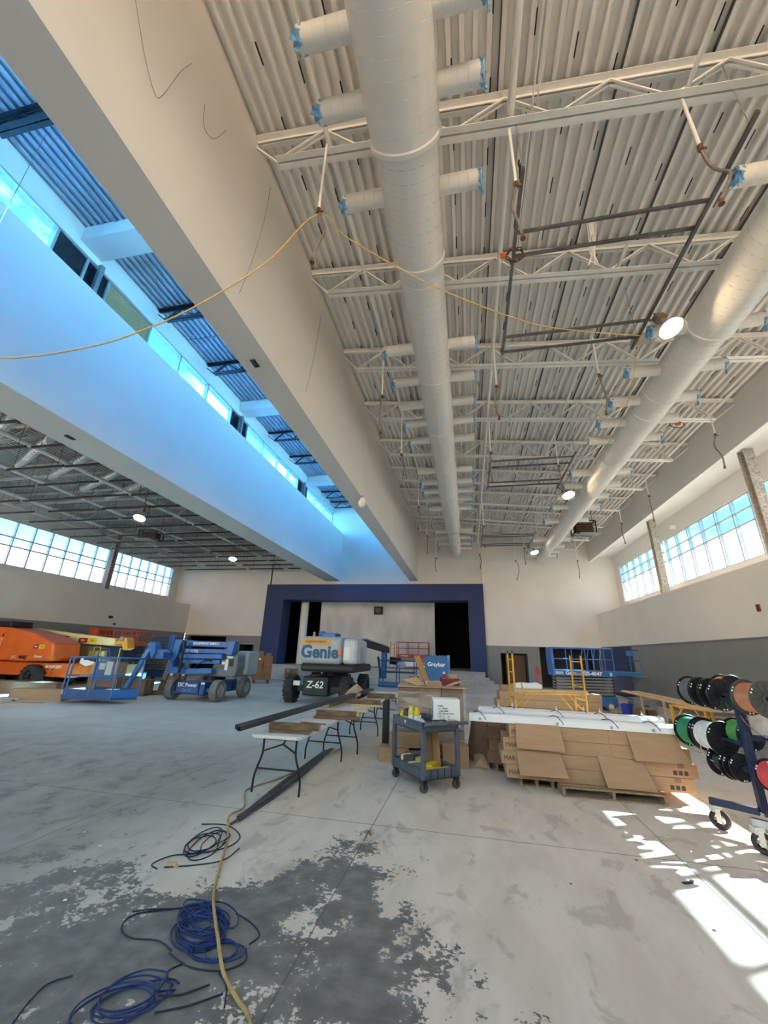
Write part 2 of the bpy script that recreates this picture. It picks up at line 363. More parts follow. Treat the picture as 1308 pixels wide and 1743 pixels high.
# ---- rear wall behind the camera, its glazed openings added to let in daylight
struct(MB().b2((-23.6, Y0 - .3, 11.6), (10.2, Y0, 13.6)).b2((-10.7, Y0 - .3, 0), (-3.2, Y0, 11.6)).b2((-23.6, Y0 - .3, 0), (-10.7, Y0, 2.5)).b2((-23.6, Y0 - .3, 9.0), (-10.7, Y0, 11.6)).b2((-23.6, Y0 - .3, 2.5), (-22.5, Y0, 9.0)).b2((7.5, Y0 - .3, 0), (10.2, Y0, 11.6)).b2((-3.2, Y0 - .3, 0), (7.5, Y0, 6.0)).build('wall_rear', WHITE))

# ---- ribbed decks
def deck_mesh(wd, ln, rib, depth, mat):
    prof = []; n = round(wd / rib)
    for i in range(n):
        x = i * rib; prof += [(x, depth), (x + rib * .50, depth), (x + rib * .58, 0), (x + rib * .92, 0)]
    prof += [(wd, depth)]
    m = MB(); k = len(prof)
    m.add([(x, y, z) for y in (0, ln) for x, z in prof], [(i, i + 1, k + i + 1, k + i) for i in range(k - 1)])
    return m
TILT = math.atan(.1)
def ceil_z(x): return 10.70 - .1 * (x + 3.43)
cg = struct(MB().prism([(-3.43, 10.83), (8.4, 9.66), (8.4, 9.8), (-3.43, 11.0)], Y0, Y1).build('ceiling', DECKW))
p0 = None
for j in range(4):
    for i in range(20):
        x = -3.43 + i * .589; y = -6.92 + j * 8.16 + (2.72 if j else 0)
        ln = 10.9 if j == 0 else 8.18
        if p0 is None: p0 = deck_mesh(.59, 10.9, .1967, .11, DECKW).build('deck_panel', DECKW, cg)
        o = p0 if (i == 0 and j == 0) else piece(p0, cg)
        o.location = (x, y, ceil_z(x)); o.rotation_euler = (0, TILT, 0); o.scale = (1, (ln - .004) / 10.9, 1)
# dark perforated slots and strips painted as the shadow line of open side laps
mb = MB()
for i in range(1, 20):
    x = -3.43 + i * .589
    y = -2 + (i % 3) * .3
    while y < 28.6:
        mb.box((x - .012, y, ceil_z(x) + .012), (.02, .26, .03)); y += .92
mb2 = MB()
for i in (2, 5, 7, 10, 12, 15, 17): 
    x = -3.43 + i * .589 + .105; mb2.box((x, 13.5, ceil_z(x) + .035), (.022, 31, .05))
sl = mb.build('acoustic_slot', BLKS, cg); sl['kind'] = 'stuff'
sl = mb2.build('side_lap_shadow', M('painted_lap_shadow', (.10, .10, .10)), cg); sl['kind'] = 'stuff'
# aisle roof
ca = struct(MB().b2((-10.75, Y0, 13.28), (-3.4, Y1, 13.5)).build('ceiling_aisle', DECKB)); p1 = None
for j in range(4):
    for i in range(10):
        if p1 is None: p1 = deck_mesh(.64, 9.2, .213, .08, DECKB).build('deck_panel', DECKB, ca)
        o = p1 if i == j == 0 else piece(p1, ca)
        o.location = (-10.4 + .64 * i, Y0 + 9.25 * j, 13.18)
# left room roof
cl = struct(MB().b2((-23.7, Y0, 9.26), (-10.6, Y1, 9.4)).build('ceiling_left', DECKG)); p2 = None
for j in range(3):
    for i in range(20):
        if p2 is None: p2 = deck_mesh(.643, 12.3, .2143, .08, DECKG).build('deck_panel', DECKG, cl)
        o = p2 if i == j == 0 else piece(p2, cl)
        o.location = (-23.5 + .643 * i, Y0 + 12.33 * j, 9.15)

# ---- windows: frame > mullion, transom, pane
NW = [0]
def window(x, ys, zs, mat, thick=.06, deep=.14, infill=None):
    NW[0] += 1
    y0, y1, z0, z1 = ys[0], ys[-1], zs[0], zs[-1]
    m = MB()
    for z in (z0, z1): m.bar((x, y0, z), (x, y1, z), thick, deep, (1, 0, 0))
    for y in (y0, y1): m.bar((x, y, z0), (x, y, z1), thick, deep, (1, 0, 0))
    wn = struct(m.build('window_%d' % NW[0], ALU))
    for y in ys[1:-1]: MB().box((x, y, (z0 + z1) / 2), (deep, thick, z1 - z0)).build('mullion', ALU, wn)
    for z in zs[1:-1]: MB().box((x, (y0 + y1) / 2, z), (deep * .9, y1 - y0, thick * .9)).build('transom', ALU, wn)
    for i in range(len(ys) - 1):
        for j in range(len(zs) - 1):
            k = (infill or {}).get(i)
            MB().box((x, (ys[i] + ys[i + 1]) / 2, (zs[j] + zs[j + 1]) / 2), (.05 if k else .008, ys[i + 1] - ys[i] - thick, zs[j + 1] - zs[j] - thick * .9)).build('infill_panel' if k else 'pane', k or (mat if isinstance(mat, bpy.types.Material) else mat[min(j, len(mat) - 1)]), wn)
    return wn
def span(a, b, n): return [a + (b - a) * i / n for i in range(n + 1)]
RZ = [5.38, 6.64, 7.13, 7.64]
window(10.0, span(21.9, 28.15, 6), RZ, (GLASSC, GLASST, GLASST)); window(10.0, span(14.15, 21.7, 7), RZ, (GLASSC, GLASST, GLASST)); window(10.0, span(5.0, 13.95, 8), RZ, (GLASSC, GLASST, GLASST))
LZ = [5.62, 6.68, 7.06, 7.95]
LZ = [5.62, 6.62, 7.08, 7.93]
window(-23.6, span(22.1, 28.1, 7), LZ, (GLASSC, GLASST, GLASST)); window(-23.6, span(14.0, 21.9, 8), LZ, (GLASSC, GLASST, GLASST)); window(-23.6, span(5.0, 13.8, 8), LZ, (GLASSC, GLASST, GLASST))
BLKG = M('black_glass_panel', (.008, .012, .02), .15, spec=.6)
window(-10.52, [-8, -5.5, -3, -.8, 1.4, 3.5, 5.55, 6.45, 7.2, 8.95, 10.5, 12.25, 14.05, 14.8, 15.5, 17.2, 18.97, 20.5, 21.9, 22.7, 23.5, 25.1, 27, 28.95], [10.74, 12.48], GLASSB, .07, .16,
       {6: BLKG, 7: BLKG, 8: OSB, 12: BLKG, 13: BLKG, 18: BLKG, 19: BLKG})
rg2 = struct(MB().b2((-22.5, Y0 - .2, 2.5), (-10.7, Y0 - .19, 9.0)).build('window_rear_left', GLASSW))  # added unseen window, gives the left room neutral light
for i in range(1, 8): MB().box((-22.5 + 1.5 * i, Y0 - .2, 5.75), (.1, .15, 6.5)).build('mullion', ALU, rg2)
rg = struct(MB().b2((-3.2, Y0 - .2, 6.0), (7.5, Y0 - .19, 11.6)).build('window_rear', GLASSW))  # added unseen window, supplies daylight to the hall from behind
for i in range(1, 10): MB().box((-3.2 + 1.07 * i, Y0 - .2, 8.8), (.1, .15, 5.6)).build('mullion', ALU, rg)
window(-3.7, span(-8, 28.9, 22), [11.07, 12.1], GLASSB, .06, .16)
for y in (6.75, 14.75, 22.7):
    struct(MB().bar((-10.3, y, 10.7), (-10.3, y, 12.5), .12).build('trim_%d' % (6 + int(y / 8)), GALV))
for i, (a, b) in enumerate(((6.05, 6.75), (14.55, 15.2), (23.2, 23.85), (-2.5, -1.9))):
    struct(MB().b2((-10.4, a, 12.7), (-4.03, b, 13.2)).build('trim_%d' % (9 + i), BEAMW))
if PORTALS:
    portal((-16.6, Y0 - .35, 5.75), 11.8, 6.5, (0, 1, 0))
    portal((10.25, 16.6, 6.5), 23.3, 2.3, (-1, 0, 0)); portal((-23.85, 16.6, 6.8), 23.3, 2.4, (1, 0, 0))
    portal((-10.8, 10.5, 11.6), 37, 1.8, (1, 0, 0)); portal((-3.3, 10.5, 11.6), 37, 1.05, (-1, 0, 0)); portal((2.15, Y0 - .35, 8.8), 10.7, 5.6, (0, 1, 0))
# steel columns on the ledges
for (x, y, z1, lab) in ((9.25, 21.1, 8.55, 'rough fireproofed steel column farther along the right window ledge'), (9.25, 13.75, 8.55, 'rough fireproofed steel column at the right edge before the nearest windows')):
    c = thing('steel_column', lab, 'column', (x, y, 4.65))
    MB().box((0, 0, (z1 - 4.65) / 2), (.02, .26, z1 - 4.65)).build('web', FPROOF, c)
    for s in (-1, 1): MB().box((0, s * .14, (z1 - 4.65) / 2), (.30, .035, z1 - 4.65)).build('flange', FPROOF, c, bevel=.01)
    MB().box((0, 0, .01), (.4, .4, .02)).build('base_plate', FPROOF, c)
    l = thing('wall_light', 'white wall light beside the top of the ' + ('far' if y > 20 else 'near') + ' ledge column', 'light', (9.9, y - .75, 7.95))
    MB().box((-.12, 0, 0), (.24, .2, .14)).build('housing', STEELW, l, bevel=.02); MB().box((-.03, 0, -.1), (.06, .08, .1)).build('bracket', STEELW, l)
c = thing('steel_column', 'grey steel column in front of the left ledge windows', 'column', (-22.9, 21.6, 5.12))
MB().box((0, 0, 2.0), (.02, .28, 4.0)).build('web', M('column_grey', (.33, .33, .33), .7), c)
for s in (-1, 1): MB().box((0, s * .15, 2.0), (.34, .03, 4.0)).build('flange', M('column_grey', (.33, .33, .33)), c)

# ================================================================ OVERHEAD THINGS
ORD = ['first', 'second', 'third', 'fourth', 'fifth', 'sixth', 'seventh', 'eighth', 'ninth', 'tenth', 'eleventh', 'twelfth', 'thirteenth', 'fourteenth', 'fifteenth', 'sixteenth', 'seventeenth']
def make_joist(name, label, ln, depth, mat, pan=1.2, inset=.55, w=.095, loc=(0, 0, 0), tilt=0, group=None):
    r = thing(name, label, 'roof joist', loc, 0, group); r.rotation_euler = (0, tilt, 0)
    m = MB()
    for s in (-1, 1): m.box((ln / 2, s * (w / 2 + .015), -.04), (ln, w, .012)).box((ln / 2, s * .018, -.07), (ln, .012, .06))
    m.build('top_chord', mat, r)
    m = MB()
    for s in (-1, 1): m.box((ln / 2, s * (w / 2 + .015), -depth), (ln - 2 * inset, w, .012)).box((ln / 2, s * .018, -depth + .03), (ln - 2 * inset, .012, .06))
    m.build('bottom_chord', mat, r)
    n = max(2, round((ln - 2 * inset) / pan)); st = (ln - 2 * inset) / n; m = MB()
    for i in range(n):
        x = inset + i * st
        for s in (-1, 1): m.bar((x, s * .03, -depth + .03), (x + st / 2, s * .03, -.07), .028); m.bar((x + st / 2, s * .03, -.07), (x + st, s * .03, -depth + .03), .028)
    m.build('web', mat, r)
    for a, b in (((0, 0, -.2), (inset, 0, -depth)), ((ln, 0, -.2), (ln - inset, 0, -depth))): MB().bar(a, b, .05, .03).build('end_strut', mat, r)
    return r
j0 = None
for k in range(10):
    y = 3.96 + 2.72 * k
    if k == 9: y = 28.2
    lab = 'white open-web steel joist crossing the main hall roof, ' + ('nearest the camera' if k == 0 else 'against the back wall' if k == 9 else ORD[k] + ' from the camera')
    if j0 is None: j0 = make_joist('roof_joist', lab, 11.74, .74, STEELW, 1.45, loc=(-3.42, y, 10.69), tilt=TILT, group='joists of the main hall roof')
    else: o = copy_tree(j0); o.location = (-3.42, y, 10.69); o['label'] = lab
j1 = None
for k, y in enumerate((3.6, 9.0, 11.85, 17.4, 20.2, 25.9, 28.0)):
    lab = 'dark steel joist under the blue-lit aisle roof, ' + ORD[k] + ' from the camera'
    if j1 is None: j1 = make_joist('aisle_joist', lab, 6.3, .55, BLKS, 1.1, .4, loc=(-10.36, y, 13.17), group='dark joists over the aisle')
    else: o = copy_tree(j1); o.location = (-10.36, y, 13.17); o['label'] = lab
j2 = None
for k in range(8):
    y = 6.6 + 2.8 * k
    lab = 'grey joist above the black ceiling grid of the left room, ' + ORD[k] + ' from the camera'
    if j2 is None: j2 = make_joist('grid_room_joist', lab, 12.8, .6, DECKG, 1.4, loc=(-23.45, y, 9.14), group='joists of the left room')
    else: o = copy_tree(j2); o.location = (-23.45, y, 9.14); o['label'] = lab

# ---- spiral ducts with capped outlet stubs
def helix(r, y0, y1, pitch, n=18):
    k = int((y1 - y0) / pitch * n); return [(r * math.cos(2 * PI * i / n), y0 + (y1 - y0) * i / k, r * math.sin(2 * PI * i / n)) for i in range(k + 1)]
def plastic_film(parent, loc, r, rot):
    m = MB(); n = 10; rg = random.Random(int(loc[1] * 97) + int(loc[0] * 31))
    prof = []
    m.lathe([(r * 1.0, -.06), (r * 1.05, 0), (r * .8, .03), (r * .3, .012)], (0, 0, 0), (1, 0, 0), n)
    for q in range(3):
        a = rg.uniform(-2.6, -.5); p = Vector((.02, r * math.cos(a), r * math.sin(a)))
        m.add([p, p + Vector((.03, .05, 0)), p + Vector((rg.uniform(-.04, .04), .03, -.16)), p + Vector((-.02, -.03, -.12))], [(0, 1, 2, 3)])
    m.v = [(x + rg.uniform(-.02, .02), y + rg.uniform(-.02, .02), z + rg.uniform(-.02, .02)) for x, y, z in m.v]
    return m.build('plastic_film', BFILM, parent, loc=loc, rz=rot)
def duct(label, cx, cz, ys, stubs, sl, sr, r_end):
    d = thing('spiral_duct', label, 'duct', (cx, ys[0], cz))
    n = len(ys) - 1
    for i in range(n):
        a, b = ys[i] - ys[0], ys[i + 1] - ys[0]; r = ((.50 if cx < 0 else .45) if ys[i] < 3 else .455 if ys[i] < 5 else .42) if i < n - 2 else r_end
        m = MB(); prof = [(r, a), (r, b)]
        if i == n - 3: prof = [(r, a), (r, b - .35), (r_end, b)]
        m.lathe(prof, (0, 0, 0), (0, 1, 0), 32)
        if i == n - 1: m.cyl((0, b - .01, 0), (0, b, 0), r - .02, 32)
        s = m.build('duct_section', DUCTW, d, smooth=True)
        bb = b - .4 if i == n - 3 else b
        MB().tube(helix(r, a + .05, bb - .05, .19), .006, 4).build('spiral_seam', SEAM, s)
        m = MB(); m.lathe([(r, b - .05), (r + .018, b - .03), (r + .018, b + .03), (r, b + .05)], (0, 0, 0), (0, 1, 0), 32)
        m.build('joint_band', DUCTW, s, smooth=True)
    for q, (y, sides) in enumerate(stubs):
        for side in sides:
            L_ = sl if side < 0 else sr; rr = .135 if y < 24 else .115
            m = MB(); m.lathe([(rr, .3), (rr, L_), (rr - .012, L_), (rr - .012, L_ - .25)], (0, 0, 0), (side, 0, 0), 18)
            for t in range(5): xx = .45 + (L_ - .5) * t / 4; m.lathe([(rr, xx - .006), (rr + .003, xx), (rr, xx + .006)], (0, 0, 0), (side, 0, 0), 18)
            s = m.build('outlet_stub', DUCTW, d, smooth=True, loc=(0, y - ys[0], 0))
            if (q + (side > 0)) % 3 != 2 or y < 9: plastic_film(s, (side * (L_ - .01), 0, 0), rr, 0 if side > 0 else PI)
    return d
B2 = (-1, 1)
duct('long white spiral duct with paired outlet stubs, hanging nearest the big bulkhead', -.6, 8.85, [-3, 0, 3.45, 5.3, 5.7, 8.6, 11.2, 14.0, 16.8, 19.6, 22.3, 25, 27.6],
     [(y, B2) for y in (2.3, 3.0, 4.2, 7.65, 8.85, 9.95, 10.95, 12.05, 14.5, 15.6, 16.6, 17.6, 18.9, 22.8, 24.2, 25.6, 26.8)], 1.13, 1.08, .36)
duct('long white spiral duct with outlet stubs, on the right toward the window wall', 5.08, 8.36, [-3, 0, 2.8, 4.9, 7.4, 9.6, 10.4, 13.2, 16, 18.8, 21.4, 24, 26.2, 28.2],
     [(y, B2) for y in (4.55, 7.45, 8.75, 9.95, 11, 12, 14.4, 15.6, 16.8, 18, 20, 23.5, 25, 26.4, 27.4)], 1.12, .95, .34)

# ---- pipes that run along the hall
for i, (x, z, r, lab) in enumerate(((.95, 9.62, .05, 'white sprinkler pipe running between the two big ducts'), (-1.95, 9.86, .04, 'white sprinkler pipe between the bulkhead and the left big duct'),
                                     (3.3, 9.4, .035, 'thin white pipe running just left of the right big duct'), (7.4, 8.92, .035, 'thin white pipe nearest the window wall'))):
    o = tag(MB().tube([(x, -2, z), (x, 28.4, z)], r, 10).build('sprinkler_pipe', STEELW, smooth=True), lab, 'pipe')
for k, (x, z) in enumerate(((1.22, 9.75), (1.3, 9.8), (.86, 9.7))):
    tag(MB().tube([(x, -2, z), (x + .1, 10, z - .03), (x, 28.3, z)], .014, 6).build('conduit', STEELW, smooth=True), 'thin white conduit beside the middle sprinkler pipe, ' + ('lowest one', 'right one', 'left one')[k], 'conduit', 'thin conduits by the middle sprinkler pipe')

# ---- flexible sprinkler drops
BRASS = M('brown_fitting', (.16, .07, .035), .5, .3); HOSE = M('braided_hose', (.20, .17, .15), .6, .2, var=.3, scale=60)
def place_words(x, row): return {-2: 'left', 1: 'middle', 3: 'right', 7: 'window-side'}[round(x) if round(x) in (-2, 1, 3, 7) else 3]
rowname = {0: 'nearest', 1: 'second', 2: 'third', 3: 'fourth', 4: 'fifth', 5: 'sixth'}
drops = [(-1.99, 3.83, 8.2, 7.2), (.93, 4.0, 8.2, 7.2), (3.24, 3.98, 8.2, 7.2), (-1.97, 8.55, 8.2, 7.2), (.95, 8.6, 8.2, 7.35), (3.3, 8.55, 8.2, 7.2), (-1.97, 11.8, 8.2, 7.1), (.98, 12.1, 8.2, 7.2), (7.4, 11.9, 8.2, 7.2), (3.3, 13.2, 8.1, 7.2),
         (-1.95, 16.6, 8.1, 7.1), (7.4, 16.6, 8.15, 7.16), (-1.95, 20.6, 7.9, 7.0), (7.4, 19.75, 8.0, 7.1), (1.0, 19.5, 8, 7.0), (3.06, 25, 7.45, 6.36), (3.5, 24, 8.0, 7.1), (6.6, 25, 7.4, 6.45), (-1.8, 25, 7.7, 6.9), (.95, 25.5, 8.0, 7.2)]
for i, (x, y, z1, z0) in enumerate(drops):
    nm = {-2: 'beside the bulkhead', 1: 'under the middle pipe', 3: 'left of the right duct', 4: 'left of the right duct', 7: 'beyond the right duct'}[round(x)]
    o = thing('sprinkler_drop', 'hanging sprinkler hose with brown fittings %s, %s from the camera' % (nm, ORD[sum(1 for q in drops[:i] if (round(q[0]) == round(x) or {round(q[0]), round(x)} == {3, 4}))]), 'sprinkler', (x, y, z0), 0, 'flexible sprinkler drops')
    top = (9.62 if 0 < x < 2 else 9.86 if x < 0 else 9.4 if x < 5 else 8.92) - z0
    pp = min((.95, -1.95, 3.3, 7.4), key=lambda q: abs(q - x)) - x
    MB().tube([(pp, 0, top + .03), (0, 0, top - .03), (0, 0, z1 - z0 + .05)], .022, 8).build('drop_pipe', STEELW, o, smooth=True)
    MB().cyl((0, 0, z1 - z0 + .06), (0, 0, z1 - z0 - .03), .034, 8).cyl((-.03, 0, z1 - z0), (.07, 0, z1 - z0), .018, 6).build('coupling', BRASS, o)
    rg = random.Random(i); a, b = rg.uniform(-.1, .14), rg.uniform(-.1, .1); h = z1 - z0
    MB().tube([(a * math.sin(t / 10 * PI) * 1.3, b * math.sin(t / 10 * 2 * PI), h * (1 - t / 10)) for t in range(11)], .02, 8).build('hose', HOSE, o, smooth=True)
    MB().cyl((0, 0, .02), (0, 0, -.06), .026, 8).cyl((0, 0, -.06), (0, 0, -.075), .036, 8).build('sprinkler_head', BRASS, o)

# ---- trapeze frames of slotted strut with a high bay lamp each
STRUT = M('grey_slotted_strut', (.12, .12, .125), .4, .5, var=.2)
def strut(p, q, nm, par, w=.045):
    MB().bar(p, q, w, w).bar(Vector(p) + Vector((0, 0, w * .62)), Vector(q) + Vector((0, 0, w * .62)), w * .5, .01).build(nm, STRUT, par)
for k, (x0, x1, y0, c, z) in enumerate(((1.03, 3.83, 3.9, (4.88, 5.3, 7.2, 7.66), 8.4), (1.04, 3.8, 12.9, (13.2, 13.7, 15.1, 15.5), 8.4), (1.04, 3.9, 22.2, (22.6, 23.0, 24.6, 25.0), 8.4))):
    f = thing('strut_frame', 'rectangular frame of dark slotted strut hung under the roof, ' + ('nearest the camera', 'in the middle of the hall', 'near the back wall')[k], 'strut frame', (x0, y0, z), 0, 'hanging strut frames')
    ln = c[-1] - y0
    strut((0, 0, 0), (0, ln + .02, 0), 'side_rail', f, .05); strut((x1 - x0, -.1, 0), (x1 - x0, ln + .3, 0), 'side_rail', f, .05)
    for yy in c: strut((0, yy - y0, .05), (x1 - x0, yy - y0, .05), 'cross_rail', f)
    for xx in (0, x1 - x0):
        for yy in (.05, ln): MB().tube([(xx, yy, .03), (xx, yy, 10.6 - .1 * (x0 + xx + 3.43) - z)], .008, 5).build('hanger_rod', GALV, f)
    MB().tube([(.02, .3, 0)] + [(.02 + .01 * (t % 2), .3, .05 + .09 * t) for t in range(8)], .015, 5).build('chain', BLKS, f)
def lamp(x, y, z, label, strength_mat, r=.24, tilt=.35, cat='light fixture'):
    l = thing('high_bay_light', label, cat, (x, y, z)); l.rotation_euler = (-tilt, -.15, 0)
    MB().lathe([(.06, .36), (.075, .2), (.1, .18), (r, .02), (r + .015, 0), (r - .01, 0), (.09, .16)], (0, 0, 0), (0, 0, 1), 24).build('reflector', GALV, l, smooth=True)
    MB().lathe([(.001, .015), (r * .6, .012), (r - .012, .02)], (0, 0, 0), (0, 0, 1), 24).build('lens', strength_mat, l, smooth=True)
    if x < 0: MB().tube([(0, 0, .5), l.rotation_euler.to_matrix().inverted() @ Vector((0, 0, 2.32))], .012, 6).build('hanger_rod', STRUT, l)
    if x > 0: MB().bar((-.34, 0, .5), (0, 0, .42), .03).build('arm', STRUT, l)
    MB().box((0, 0, .44), (.18, .16, .18)).build('ballast_box', M('brown_ballast', (.20, .14, .10), .6), l, bevel=.02)
    MB().tube([(0, 0, .52), (.03, 0, .6), (0, 0, .7), (-.02, 0, .62), (0, 0, .52)], .012, 6).build('hook', STRUT, l)
    return l
PLY = M('hanging_plywood', (.5, .44, .36), .7)
lamp(4.1, 6.95, 7.95, 'glaring lit high bay lamp at the right end of the nearest strut frame', LAMP, .22)
lamp(4.13, 15.6, 7.95, 'lit high bay lamp left of the right duct, halfway down the hall', LAMP, .24)
lamp(4.23, 25.0, 7.95, 'small lit high bay lamp near the far end of the right duct', LAMPW, .24)
lamp(-13.5, 13.5, 6.95, 'lit lamp under the black grid of the left room, nearer one', LAMP, .24)
lamp(-13.8, 21.2, 6.95, 'lit lamp under the black grid of the left room, farther one', LAMPW, .24)
for (x, y, z, w) in ((4.0, 7.75, 8.46, .5), (4.0, 15.6, 8.46, .5)):
    tag(MB().box((x, y, z), (w, .35, .02)).build('plywood_board', PLY, bevel=.004), 'pale board hung behind the %s lit lamp' % ('nearest' if y < 10 else 'halfway'), 'board')
# cable coil and tag box on the nearest frame
o = thing('hung_cable_coil', 'coil of brown cable hung on the left rail of the nearest strut frame', 'cable', (1.05, 5.2, 8.36))
MB().tube([((.13 + .012 * (i % 3)) * math.cos(i * .42), .03 * math.sin(i), (.13 + .012 * (i % 3)) * math.sin(i * .42)) for i in range(46)], .011, 5).build('loops', BRASS, o)
MB().box((-.2, 0, .03), (.09, .03, .11)).build('orange_box', M('orange_box', (.6, .11, .03), .6), o, bevel=.01)
o = thing('hung_cable_coil', 'loop of cable with an orange box beyond the right duct', 'cable', (6.6, 12.12, 8.78))
MB().tube([(.2 * math.cos(i * .3), .1 * math.sin(i * .3), .17 * math.sin(i * .3)) for i in range(44)], .011, 5).build('loops', STRUT, o)
MB().box((.02, 0, .02), (.16, .05, .07)).build('orange_box', M('orange_box', (.6, .11, .03)), o, bevel=.01)
for i, (x, y, z) in enumerate(((2.6, 6.0, 9.1), (3.2, 14.4, 8.9))):
    o = thing('hung_cable_bundle', 'hanging bundle of thin white cables, ' + ('over the nearest strut frame' if i == 0 else 'above the halfway lamp'), 'cable', (x, y, z))
    for q in range(5): MB().tube([(.03 * q, 0, .8), (.03 * q + .05 * math.sin(q), .05, .3), (.1 * math.cos(q * 1.3), .1, -.2), (.02 * q, .12, .1), (.04 * q, 0, .75)], .008, 5).build('cable_loop', STEELW, o)
# ---- scoreboard crates
def crate(x, y, z, label, sx, sy, sz, face, tilt):
    o = thing('hanging_crate', label, 'crate', (x, y, z)); o.rotation_euler = (0, 0, tilt)
    for s in (-1, 1):
        for t in (-1, 1): MB().bar((s * sx / 2, t * sy / 2, 0), (s * sx / 2, t * sy / 2, sz), .05).build('post', BLKS, o)
    for zz in (0, sz): MB().bar((-sx / 2, -sy / 2, zz), (sx / 2, -sy / 2, zz), .05).bar((-sx / 2, sy / 2, zz), (sx / 2, sy / 2, zz), .05).bar((-sx / 2, -sy / 2, zz), (-sx / 2, sy / 2, zz), .05).bar((sx / 2, -sy / 2, zz), (sx / 2, sy / 2, zz), .05).build('rail', BLKS, o)
    for q in range(4): MB().box((0, -sy / 2 + .06, sz * (.18 + .2 * q)), (sx - .06, .04, sz * .07)).build('slat', face, o)
    MB().box((0, 0, sz * .5), (sx * .8, sy * .7, sz * .8)).build('core', BLKS, o)
    MB().box((.05, -sy / 2 - .2, -.16), (sx * 1.02, .6, .03)).build('panel', M('crate_panel', (.17, .19, .21), .4) if face is not PAPER else PAPER, o)
    for s in (-1, 1): MB().tube([(s * sx / 2, 0, sz), (s * sx / 2, 0, sz + (1.2 if x > 0 else 1.75))], .012, 5).build('hanger_rod', BLKS, o)
crate(6.12, 21.3, 8.0, 'black hanging projector crate with amber slats below the right duct', 1.0, .7, .62, M('amber_slat', (.22, .10, .03), .6), .1)
crate(-16.1, 17.1, 7.1, 'black hanging crate with a white panel under the left room grid', .9, .7, .4, BLKS, .2)

# ---- left room: hung grid bars, conduits and foil ducts
g0 = None
for j in range(17):
    y = 5.9 + 1.36 * j
    for k in range(4):
        ln = 2.55 + .3 * ((j * 7 + k * 3) % 3); x = -22.6 + 2.95 * k + .25 * ((j * 5 + k) % 3)
        if g0 is None:
            g0 = thing('grid_bar', '', 'ceiling bar', (0, 0, 0), 0, 'black grid bars under the left room roof')
            MB().box((1.35, 0, 0), (2.7, .03, .07)).box((1.35, 0, -.035), (2.7, .07, .01)).build('bar', BLKS, g0)
            for q in (.3, 2.4): a = MB(); a.tube([(q, 0, .03), (q, 0, 1.5)], .008, 4); a.build('hanger_wire', BLKS, g0)
            pass
            r = g0
        else: r = copy_tree(g0)
        r.location = (x, y + .12 * (k % 2), 7.72 + .03 * (k % 2)); r.scale = (ln / 2.7, 1, 1)
        r['label'] = 'black hung bar of the left room, %s row, %s' % (ORD[j], ('by the window wall', 'left of the middle', 'right of the middle', 'by the bulkhead')[k])
for k, (x, z, r) in enumerate(((-11.6, 8.05, .06), (-14.0, 8.0, .07), (-16.9, 8.05, .06), (-19.6, 8.0, .07), (-21.4, 8.05, .05))):
    lab = 'white pipe running the length of the left room, ' + ('nearest the bulkhead', 'second from the bulkhead', 'middle one', 'second from the windows', 'nearest the windows')[k]
    tag(MB().tube([(x, 4, z), (x, 28.5, z)], r, 10).build('left_room_pipe', STEELW, smooth=True), lab, 'pipe')
FOIL = M('duct_foil', (.55, .56, .57), .3, .8, var=.3, scale=12, bump=.4)
for k, (a, b) in enumerate((((-12.2, 7.4), (-15.6, 8.9)), ((-12.1, 8.5), (-16.8, 10.7)), ((-12.3, 10), (-16.6, 11.8)), ((-12.6, 11.5), (-16.4, 13.1)), ((-13, 12.9), (-16.2, 14.2)))):
    m = MB(); n = 40; pts = []
    A, Bv = Vector((*a, 8.32)), Vector((*b, 8.3)); d = Bv - A
    m.lathe([(.15 + (.014 if i % 2 else 0), d.length * i / n) for i in range(n + 1)], A, d, 12)
    tag(m.build('foil_duct', FOIL), 'crinkled silver flexible duct above the black grid, ' + ORD[k] + ' from the camera', 'duct', 'silver flexible ducts')

# ---- ropes and wires
def catm(pts, n=6):
    P = [Vector(p) for p in pts]; out = []
    for i in range(len(P) - 1):
        p0, p1, p2, p3 = P[max(i - 1, 0)], P[i], P[i + 1], P[min(i + 2, len(P) - 1)]
        for k in range(n):
            t = k / n; out.append(.5 * ((2 * p1) + (p2 - p0) * t + (2 * p0 - 5 * p1 + 4 * p2 - p3) * t * t + (3 * p1 - p0 - 3 * p2 + p3) * t ** 3))
    return out + [P[-1]]
tag(MB().tube(catm([(-9.2, 2.6, 6.0), (-7.3, 2.8, 5.45), (-5.77, 3.04, 5.28), (-4.72, 3.27, 5.51), (-4.04, 3.4, 5.83), (-3.4, 3.54, 6.32), (-2.63, 3.71, 7.14), (-2.0, 3.84, 8.16), (-1.62, 4.35, 8.2), (-.28, 5.32, 8.0), (1.33, 6.1, 7.72), (2.52, 6.75, 7.94), (3.84, 7.53, 8.36)]), .011, 6).build('yellow_rope', ROPE, smooth=True),
    'long yellow rope slung from the left under the bulkhead to the nearest strut frame', 'rope')
tag(MB().tube(catm([(3.84, 7.6, 8.36), (3.9, 8.6, 7.7), (4.0, 9.8, 7.5), (4.1, 11.6, 7.7), (4.15, 13.3, 8.0)]), .009, 6).build('yellow_rope', ROPE, smooth=True), 'yellow rope running on from the nearest strut frame below the right duct', 'rope')
WIRE = M('thin_grey_wire', (.22, .20, .18), .7)
